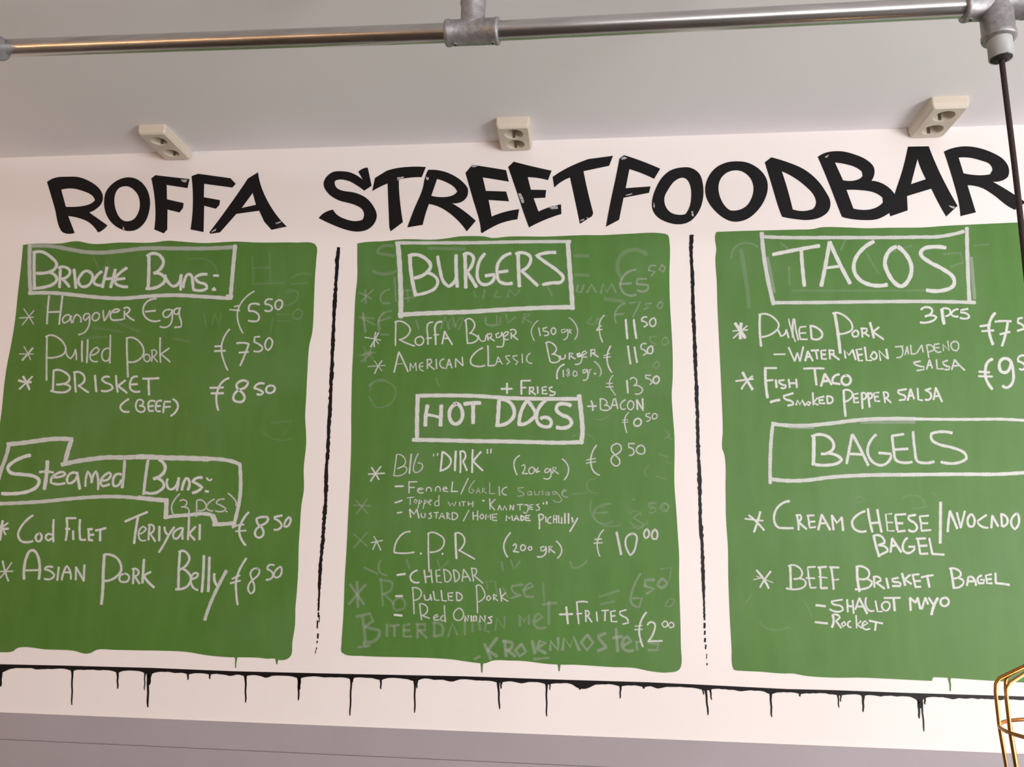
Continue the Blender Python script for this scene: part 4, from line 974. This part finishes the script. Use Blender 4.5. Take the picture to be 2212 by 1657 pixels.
# ---------------------------------------------------------------- black lettering
SIGN = empty('wall_lettering', on_wall(1106, 500, 0.0)); tag(SIGN, 'large black hand-painted capital letters in a row above the three green boards', 'sign')
LET = [
 ((80, 350, 3.95), ['85,170 150,135 260,125 360,130 450,165 520,215 558,275 555,340 510,395 445,430 600,540 560,580 520,600 450,520 380,485 265,460 320,605 230,605 205,585 150,390', '205,235 300,225 400,250 470,285 495,325 460,355 390,375 245,382']),
 ((80, 350, 3.95), ['780,130 860,150 930,220 962,320 955,420 920,510 850,575 770,588 700,565 630,510 585,430 572,340 590,250 650,180 710,145', '750,205 700,220 670,260 658,330 675,420 710,480 750,505 820,492 860,440 878,370 865,290 830,240 790,212']),
 ((80, 350, 3.95), ['975,140 1010,112 1180,132 1300,145 1283,222 1105,195 1108,318 1250,350 1245,390 1215,430 1112,405 1110,575 1080,608 1000,575 1010,400']),
 ((80, 350, 3.95), ['1318,120 1375,100 1650,138 1695,185 1665,217 1425,185 1422,300 1560,325 1555,365 1525,398 1425,372 1420,597 1310,575 1330,350']),
 ((80, 350, 3.95), ['1800,140 1885,88 1920,230 2020,420 2130,550 2000,578 1940,510 1895,415 1700,442 1560,600 1480,612 1470,600 1620,400', '1840,262 1868,365 1745,392']),
 ((670, 330, 5.144), ['535,210 600,170 640,165 682,365 600,420 500,350 420,310 300,300 270,320 290,385 340,415 500,445 620,500 700,590 740,690 715,780 640,850 540,875 440,865 300,820 95,725 160,665 255,632 300,690 400,740 500,760 580,745 600,690 580,630 500,580 300,520 200,450 150,360 165,290 250,215 350,205 450,220 585,300']),
 ((670, 330, 5.144), ['690,425 720,280 850,200 1000,165 1285,158 1240,270 1040,285 985,300 990,450 1030,770 895,872 880,830 860,340 760,385']),
 ((670, 330, 5.144), ['1310,190 1430,195 1560,235 1680,310 1750,390 1745,480 1690,540 1575,560 1700,640 1840,755 1740,872 1650,760 1520,650 1420,595 1320,568 1290,650 1250,800 1080,828 1150,640 1250,400 1275,280', '1410,290 1520,330 1600,380 1635,430 1600,465 1520,490 1345,478']),
 ((1000, 320, 5.144), ['28,275 105,185 300,215 480,245 510,372 350,345 220,325 255,475 480,482 512,590 285,575 320,760 460,710 625,678 605,790 430,830 330,875 210,945 200,930 190,840 110,560']),
 ((1000, 320, 5.144), ['503,210 565,150 760,200 985,250 945,355 830,330 720,322 755,462 925,465 915,550 785,555 840,705 950,660 1090,625 1095,730 900,800 735,880 690,760 600,490']),
 ((1000, 320, 5.144), ['997,320 1150,225 1400,120 1668,85 1625,195 1340,255 1380,450 1448,720 1435,755 1300,840 1250,600 1190,325 1090,375 1015,437']),
 ((1000, 320, 5.144), ['1740,115 1790,78 1950,130 2192,228 2125,340 1990,280 1850,232 1808,445 2085,425 2068,495 1785,550 1735,795 1590,872 1640,600 1700,320']),
 ((1300, 310, 4.424), ['770,228 850,232 930,285 965,380 965,540 920,660 840,745 740,772 620,750 530,700 485,630 482,540 520,420 580,320 660,255', '765,325 700,355 640,430 598,520 610,600 660,660 740,682 800,675 840,600 855,500 845,400 810,340']),
 ((1300, 310, 4.424), ['1290,170 1400,185 1510,250 1575,340 1585,440 1550,550 1470,660 1380,725 1270,747 1190,725 1080,640 1010,540 988,440 1010,340 1080,240 1180,185', '1280,255 1200,275 1140,330 1115,410 1130,510 1180,600 1230,640 1320,632 1390,590 1440,500 1450,410 1420,330 1350,270']),
 ((1300, 310, 4.424), ['1558,180 1620,132 1780,180 1930,245 2050,340 2140,460 2185,560 2170,640 2100,700 1980,730 1850,722 1725,700 1700,640 1620,380', '1720,265 1830,320 1950,410 2030,500 2048,570 2020,625 1930,645 1825,630 1770,420']),
 ((1740, 290, 4.686), ['125,228 210,185 360,172 500,205 620,260 690,330 698,400 668,470 760,490 850,545 905,610 930,660 900,750 820,815 720,860 600,868 450,855 370,835 340,760 240,500', '298,285 400,300 500,330 570,375 580,420 540,455 380,465', '415,562 560,565 700,590 780,640 785,690 720,740 620,765 485,752']),
 ((1740, 290, 4.686), ['1038,125 1248,122 1290,230 1380,430 1540,725 1425,832 1360,720 1275,550 1028,625 1035,770 860,830 850,800 905,600 980,370', '1135,250 1170,350 1220,455 1068,505']),
 ((1740, 290, 4.686), ['1402,175 1500,138 1620,122 1760,140 1900,190 2010,260 2060,350 2050,430 2000,465 1895,480 2050,570 2230,690 2120,765 2040,720 1900,610 1780,540 1640,515 1725,790 1570,828 1555,700 1490,450', '1550,235 1650,235 1780,265 1870,305 1895,360 1870,405 1760,415 1600,395']),
]
letters = []
for i, (cr, loops) in enumerate(LET):
    lp = [[tuple(v) for v in smooth2(crop(*cr, px(s)), True, 42 if i in (0, 1, 5, 7, 12, 13, 14, 15, 17) else 14, 7)] for s in loops]
    th = 0.0009 + (0.0002 if i % 2 else 0.0)
    letters.append(painted('letter', lp, th, th - 0.0001, M_black, SIGN))
CHIPS = [(9, (1000, 320, 5.144), ['610,502 640,500 672,560 682,605 655,612 632,560', '945,658 1000,640 1052,640 1055,672 985,682']),
 (10, (1000, 320, 5.144), ['1300,800 1350,785 1345,802 1302,815', '1372,765 1400,775 1385,790']),
 (8, (1000, 320, 5.144), ['82,205 105,188 165,200 120,215']),
 (11, (1000, 320, 5.144), ['1750,118 1790,92 1830,112 1770,132', '1805,520 1880,500 1885,512 1815,532']),
 (12, (1300, 310, 4.424), ['855,650 872,645 880,700 860,690', '495,560 508,590 502,620 492,600']),
 (7, (670, 330, 5.144), ['1285,265 1320,275 1310,310 1290,295']),
 (6, (670, 330, 5.144), ['965,275 1040,262 1045,278 985,300 970,312']),
 (4, (80, 350, 3.95), ['2030,520 2080,505 2085,515 2040,532', '1490,590 1530,565 1525,585 1485,605']),
 (2, (80, 350, 3.95), ['1225,148 1285,150 1270,175 1240,170']),
 (1, (80, 350, 3.95), ['735,545 750,580 728,578']),
 (15, (1740, 290, 4.686), ['190,230 240,205 215,240']),
 (16, (1740, 290, 4.686), ['1450,720 1520,735 1500,755 1465,738'])]
for li, cr, lst in CHIPS:
    for s in lst:
        painted('worn_chip', [crop(*cr, px(s))], 0.0014, 0.0002, M_chip, letters[li])

# black dividing strokes
def divider(pts, wd, label, tail):
    ps = smooth2(pts, False, 60, 3.5); L, Rr = [], []
    n = len(ps)
    for i, p in enumerate(ps):
        wv = wd * (0.5 + 0.05 * math.sin(i * 0.37) + random.uniform(-.10, .10))
        if i > n * 0.85: wv *= max(0.35, 1 - (i / n - 0.85) * 4)
        p = p + Vector((random.uniform(-.55, .55), 0)); L.append((p.x - wv * random.uniform(.85, 1.15), p.y)); Rr.append((p.x + wv * random.uniform(.8, 1.1), p.y))
    o = painted('dividing_stroke', [L + Rr[::-1]], 0.0009, 0.0008, M_black)
    tag(o, label, 'painted line')
    for (x, y0, y1, w_) in tail:
        painted('dash', [[(x - w_ / 2, y0), (x + w_ / 2, y0 + 1), (x + w_ / 2 - 1, y1), (x - w_ / 2 - .6, y1 - 1)]], 0.0009, 0.0008, M_black, o)
divider(px('731,534 727,590 724,640 721,690 719,740 717,790 715,830 713,880 710,930 708,980 705,1010 704,1060 703,1090 700,1125 698,1160 694,1200 691,1250 689,1290 688,1320'), 7.6,
    'black brush stroke dividing the buns board from the burgers board', [(688, 1322, 1334, 3), (690, 1328, 1345, 2), (686, 1340, 1358, 3), (687, 1368, 1380, 3.5), (684, 1398, 1404, 2), (682, 1404, 1412, 1.6), (685.5, 1384, 1390, 2.5)])
divider(px('1494,507 1493,540 1496,600 1497,650 1499,700 1501,750 1503,800 1505,850 1507,900 1508,960 1510,1000 1512,1060 1513,1120 1517,1180 1519,1240 1521,1300 1522,1340'), 7.6,
    'black brush stroke dividing the burgers board from the tacos board', [(1522.5, 1345, 1358, 4.5), (1523, 1362, 1372, 3.5), (1523.5, 1378, 1388, 4), (1525, 1392, 1403, 3), (1527, 1412, 1424, 1.6), (1528, 1432, 1438, 2.4)])

# dripping black line
topl = px('-120,1431 0,1435 140,1438 330,1443 500,1450 750,1456 1000,1461 1200,1468 1400,1474 1500,1478.6 1700,1488.6 1800,1491 1960,1497 2160,1503 2330,1509')
def line_y(x):
    for (a, b_) in zip(topl, topl[1:]):
        if a[0] <= x <= b_[0]: return a[1] + (b_[1] - a[1]) * (x - a[0]) / (b_[0] - a[0])
bulge = {0: 14, 80: 3, 156: 4, 215: 2, 254: 4, 320: 9, 380: 3, 406: 3, 453: 3, 496: 3, 530: 4, 575: 5, 645: 5, 700: 2, 757: 4, 822: 5, 896: 6, 940: 2, 975: 6, 1078: 6, 1128: 4, 1181: 5, 1252: 13, 1270: 8, 1340: 4, 1391: 5, 1421: 6, 1525: 6, 1600: 3, 1665: 6, 1728: 3, 1795: 3, 1812: 4, 1865: 4, 1900: 2, 1940: 2, 1985: 9, 2057: 3, 2090: 2, 2110: 2, 2160: 3}
low = []
x = -120.0
while x <= 2330:
    h = 7.5 + 0.7 * math.sin(x * 0.08) + random.uniform(-.5, .5)
    for bx, bh in bulge.items():
        h += bh * math.exp(-((x - bx) / (7.0 + bh * 0.6)) ** 2) * 0.8
    low.append((x, line_y(x) + h)); x += 7
drip_line = painted('drip_line', [topl + low[::-1]], 0.0010, 0.0009, M_black)
tag(drip_line, 'long black painted line with drips running along below the green boards', 'painted line')
for (x0, x1, y1, wd) in [(2, 1, 1483, 7), (156, 155, 1523, 4.2), (254, 254, 1488, 4.6), (313, 312, 1491, 3), (320, 319, 1528, 6), (324, 322, 1480, 8), (406, 406, 1469, 3.6), (453, 453, 1467, 3), (530.5, 530.5, 1518, 4.6), (645, 645, 1513, 5), (648, 647, 1490, 5), (759, 756, 1546, 4.4), (762, 761, 1474, 3.4), (823, 822.5, 1489, 4), (896, 896, 1540, 4.6), (901, 900, 1487, 4), (1076, 1079, 1532, 5), (1083, 1082, 1488, 4), (1180.5, 1181, 1548, 4.4), (1188, 1188, 1491, 2.6), (1252.5, 1252.5, 1490, 6), (1341, 1339.5, 1509, 4), (1391, 1390.5, 1488, 4), (1518, 1520, 1501, 3), (1524, 1530, 1545, 5), (1534, 1537, 1512, 3.6), (1664.5, 1667, 1549, 5), (1728, 1728, 1505, 3.4), (1810.5, 1812, 1529, 3.4), (1817, 1816, 1516, 3), (1864.5, 1865, 1538, 5.4), (1984, 1986, 1552, 6), (1990, 1996.5, 1580, 4.6), (1998, 1998, 1522, 4), (1986, 1989, 1530, 13)]:
    yb = line_y(x0) + 4; Lh = y1 - yb; pts_l, pts_r = [], []
    for k in range(9):
        s = k / 8; xx = x0 + (x1 - x0) * s + 0.5 * math.sin(k * 1.7 + x0); wv = wd * (0.42 + 0.75 * math.exp(-s * Lh / 6.0) - 0.10 * s)
        if k == 8: wv = wd * 0.2
        pts_l.append((xx - wv, yb + Lh * s)); pts_r.append((xx + wv, yb + Lh * s))
    painted('drip', [pts_l + pts_r[::-1]], 0.0009, 0.0008, M_black, drip_line)

# ---------------------------------------------------------------- double sockets on the ceiling
def circle(cx, cy, r, n=28): return [(cx + r * math.cos(2 * math.pi * k / n), cy + r * math.sin(2 * math.pi * k / n)) for k in range(n)]
def make_socket(n0, n1, far_y, skew, label):
    """n0, n1: near corners of the base on the ceiling; the body runs back towards the wall"""
    W = (n1 - n0).length; y0 = (n0.y + n1.y) / 2; L = far_y - y0; cx = (n0.x + n1.x) / 2; H = 0.030 * W / 0.087
    root = empty('double_socket', Vector((cx, y0 + L / 2, CEIL)))
    tag(root, label, 'socket', 'double wall sockets mounted on the ceiling edge')
    # rounded-rectangle rings from the ceiling down to the face plate
    def ring(w_, l_, r, z, n=5):
        out = []
        for sx, sy, a0 in ((1, 1, 0), (-1, 1, 90), (-1, -1, 180), (1, -1, 270)):
            for k in range(n + 1):
                a = math.radians(a0 + 90 * k / n)
                out.append(Vector((cx + sx * (w_ / 2 - r) + r * math.cos(a), y0 + L / 2 + sy * (l_ / 2 - r) + r * math.sin(a), CEIL - z)))
        return out
    rings = [ring(W, L, .006, 0.0), ring(W, L, .006, H * .55), ring(W * .955, L * .975, .007, H * .86), ring(W * .88, L * .93, .008, H)]
    V, F = [], []; m = len(rings[0])
    for r_ in rings: V += r_
    for i in range(len(rings) - 1):
        for k in range(m):
            k2 = (k + 1) % m; F.append((i * m + k, i * m + k2, (i + 1) * m + k2, (i + 1) * m + k))
    # face with two round openings
    RW = min(W * .285, L * .21)
    cs = [circle(cx, y0 + L * f, RW) for f in (.275, .725)]
    z = CEIL - H
    loops = [rings[-1]] + [[Vector((a, b_, z)) for a, b_ in c] for c in cs]
    st = len(V) - m
    tr_ = tessellate_polygon([[v.copy() for v in lp] for lp in loops]); flat = [v for lp in loops for v in lp]
    base = len(V); V += flat
    for q in tr_: F.append(tuple(base + i for i in q))
    build('housing', V, F, M_cream, root)
    dp = H * .78
    for c, fy in zip(cs, (.275, .725)):
        V = [Vector((a, b_, z)) for a, b_ in c] + [Vector((cx + (a - cx) * .94, y0 + L * fy + (b_ - y0 - L * fy) * .94, z + dp)) for a, b_ in c]
        n = len(c); F = [(k, (k + 1) % n, n + (k + 1) % n, n + k) for k in range(n)] + [tuple(range(n, 2 * n))]
        well = build('socket_well', V, F, M_cream, root)
        ww = RW * .42
        for sx in (-1, 1):
            hx = cx + sx * ww; hy = y0 + L * fy
            build('pin_hole', *tube([(hx, hy, z + dp - .0012), (hx, hy, z + dp + .0005)], W * .028, 12), M_hole, well)
        for sy in (-1, 1):
            hy = y0 + L * fy + sy * RW * .88
            build('earth_clip', *box(cx - W * .03, cx + W * .03, hy - .0012, hy + .0012, z + .002, z + dp), M_pipe, well)
    ridge = box(cx - W * .40, cx + W * .40, y0 + L * .5 - .0006, y0 + L * .5 + .0006, z - .0004, z + .0002)
    build('face_joint', *ridge, M_well, root)
    root.rotation_euler = (0, 0, skew)
    return root
def base_pt(x_, y_): return on_height(x_, y_, CEIL)
make_socket(base_pt(297.5, 270), base_pt(357.6, 268), -0.004, 0.0, 'cream double socket on the ceiling edge, leftmost of the three')
make_socket(base_pt(1071, 254.5), base_pt(1144, 251), -0.004, 0.0, 'cream double socket on the ceiling edge below the pipe tee in the middle')
make_socket(base_pt(2012, 209), base_pt(2094, 206), -0.004, 0.0, 'cream double socket on the ceiling edge near the hanging cord, rightmost of three')

# ---------------------------------------------------------------- galvanised pipe rail
PR = 0.01685
def dz(thick): return FPX * 2 * PR / thick
pL = at_depth(-160, 110.0, dz(35.6)); pA = at_depth(10, 104.3, dz(37.0)); pT = at_depth(1021, 69.5, dz(41.5)); pR = at_depth(2150, 12, dz(45.2)); pE = pR + (pR - pT) * 0.35
rail = empty('pipe_rail', pT); tag(rail, 'galvanised steel pipe rail with tee fittings hung below the ceiling', 'pipe rail')
build('pipe', *tube([pL, pT], PR, 32, caps=False), M_pipe, rail, smooth=True)
build('pipe', *tube([pT, pR], PR, 32, caps=False), M_pipe, rail, smooth=True)
build('pipe', *tube([pR, pE], PR, 32, caps=False), M_pipe, rail, smooth=True)
up = Vector((0, 0, 1))
def fitting(c, d, half, rad, branches, name='tee_fitting'):
    """a cast body along d with rolled rims, and side branches (direction, length, radius)"""
    def sleeve(a, ax, ln, r):
        st = [0, .0006, .003, .007, .009, ln - .009, ln - .007, ln - .003, ln - .0006, ln]
        rr = [r * .80, r * 1.02, r * 1.05, r * 1.05, r, r, r * 1.05, r * 1.05, r * 1.02, r * .80]
        return tube([a + ax * s for s in st], rr, 32)
    def half_sleeve(a, ax, ln, r):
        st = [0, ln - .012, ln - .009, ln - .003, ln - .0006, ln]
        rr = [r, r, r * 1.06, r * 1.06, r * 1.02, r * .80]
        return tube([a + ax * s for s in st], rr, 32)
    d = d.normalized()
    shapes = [sleeve(c - d * half, d, 2 * half, rad)]
    for ax, ln, r in branches: shapes.append(half_sleeve(c, ax.normalized(), ln, r))
    o = build(name, *join(*shapes), M_cast, rail, smooth=True)
    return o
def screw(parent, at, ax, r=.0042):
    ax = ax.normalized()
    return build('set_screw', *tube([at - ax * .004, at + ax * .0015, at + ax * .0015, at + ax * .0002], [r, r, r * .45, r * .45], 14), M_cast, parent)
dT = (pR - pL).normalized()
back = dT.cross(up).normalized()      # away from the camera side
pUp = up
t1 = fitting(pT, dT, 0.0480, 0.0222, [(pUp, .062, .0215)])
screw(t1, pT - dT * .031 - up * .0222, -up); screw(t1, pT + dT * .036 - up * .0222, -up)
build('hanger_pipe', *tube([pT + up * .045, (pT.x, pT.y, CEIL - .004)], PR, 28), M_pipe, rail, smooth=True)
build('ceiling_flange', *tube([(pT.x, pT.y, CEIL - .014), (pT.x, pT.y, CEIL - .010), (pT.x, pT.y, CEIL - .006), (pT.x, pT.y, CEIL - .0005)], [.020, .022, .045, .046], 32), M_cast, rail, smooth=False)
t2 = fitting(pR, (pR - pT), 0.0490, 0.0232, [(-up, .062, .0245), (pUp, .060, .0215)])
screw(t2, pR - (pR - pT).normalized() * .040 - up * .0228, -up); screw(t2, pR - back * .02 + up * .018, -back + up * .4); screw(t2, pR - back * .02 + up * .02 + dT * .016, -back + up * .4)
build('hanger_pipe', *tube([pR + up * .045, (pR.x, pR.y, CEIL - .004)], PR, 28), M_pipe, rail, smooth=True)
build('ceiling_flange', *tube([(pR.x, pR.y, CEIL - .014), (pR.x, pR.y, CEIL - .010), (pR.x, pR.y, CEIL - .006), (pR.x, pR.y, CEIL - .0005)], [.020, .022, .045, .046], 32), M_cast, rail, smooth=False)
d0 = (pT - pL).normalized()
fitting(pA - d0 * .052, d0, 0.0460, 0.0222, [(pUp, .060, .0215)])
build('pipe', *tube([pL, pL - d0 * .4], PR, 24, caps=False), M_pipe, rail, smooth=True)
# sleeve at the foot of the down branch
s0 = pR - up * .052; s1 = pR - up * .094
RS = .0182
V, F = tube([s0, s1], RS, 32, caps=False); V2, F2 = tube([s1, s1 + up * .012], RS * .86, 32, caps=False)
n = 32; Vr = V + V2; Fr = F + [tuple(i + 64 for i in q) for q in F2] + [(32 + k, 32 + (k + 1) % n, 64 + (k + 1) % n, 64 + k) for k in range(n)]
slv = build('pipe_sleeve', Vr, Fr, M_sleeve, rail, smooth=False); slv['label'] = 'pale grey sleeve under the tee'
for p_ in slv.data.polygons: p_.use_smooth = True
build('grommet', *tube([s1 + up * .007, s1 + up * .001, s1 - up * .004], [RS * .85, RS * .85, RS * .45], 24), M_rubber, slv, smooth=False)

# ---------------------------------------------------------------- caged pendant lamp on its cord
def z_on_line(base, py):
    lo, hi = 0.2, base.z
    for _ in range(60):
        mid = (lo + hi) / 2; v = M.transposed() @ (Vector((base.x, base.y, mid)) - EYE)
        y_ = CYP + FPX * v.y / v.z
        if y_ > py: lo = mid
        else: hi = mid
    return (lo + hi) / 2
ztop = z_on_line(s1, 1392); zsh = z_on_line(s1, 1497); zring = z_on_line(s1, 1585); zbot = z_on_line(s1, 1800)
lamp = empty('pendant_lamp', Vector((s1.x, s1.y, zbot)))
tag(lamp, 'brass wire cage pendant lamp on a dark braided cord hanging from the pipe tee', 'lamp')
cp = []
for i in range(60):
    s = i / 59; cp.append((s1.x + .0012 * math.sin(s * 9) * math.sin(math.pi * s), s1.y, s1.z - .0041 + (ztop + .0241 - s1.z) * s))
V, F = tube(cp, .0042, 12)
build('cord', V, F, M_cord, lamp, smooth=True)
# cage radius from the leftmost wire at px 2164
lo, hi = .02, .3
for _ in range(50):
    mid = (lo + hi) / 2; v = M.transposed() @ (Vector((s1.x - mid, s1.y, zsh)) - EYE); x_ = CXP + FPX * v.x / v.z
    if x_ > 2165.5: lo = mid
    else: hi = mid
RC = lo
build('lamp_holder', *tube([(s1.x, s1.y, ztop + .03), (s1.x, s1.y, ztop + .025), (s1.x, s1.y, ztop - .02), (s1.x, s1.y, ztop - .055)], [.008, .021, .021, .019], 24), M_brass, lamp, smooth=False)
WR = .0026
for k in range(12):
    a = math.radians(185 + 30 * k); c_, s_ = math.cos(a), math.sin(a)
    P = []
    for rr, zz in ((.020, ztop), (.35 * RC, ztop + (zsh - ztop) * .30), (.93 * RC, zsh + .012), (RC * .985, zsh + .004), (RC, zsh - .008), (RC * .995, zring), (RC * .95, (zring + zbot) / 2), (RC * .86, zbot)):
        P.append((s1.x + c_ * rr, s1.y + s_ * rr, zz))
    build('cage_wire', *tube(P, WR, 10), M_brass, lamp, smooth=True)
def hoop(r, z):
    P = [(s1.x + r * math.cos(2 * math.pi * k / 64), s1.y + r * math.sin(2 * math.pi * k / 64), z) for k in range(65)]
    build('cage_ring', *tube(P, WR, 10), M_brass, lamp, smooth=True)
hoop(RC * .995, zring); hoop(RC * .86, zbot); hoop(.021, ztop)
BP = []
for i in range(13):
    s = i / 12; BP.append(((s1.x, s1.y, ztop - .055 - .105 * s), .013 + .019 * math.sin(math.pi * min(1, s * 1.02)) ** .8 if s < .97 else .006))
V, F = tube([p for p, r in BP], [r for p, r in BP], 20)
build('bulb', V, F, M_bulb, lamp, smooth=True)
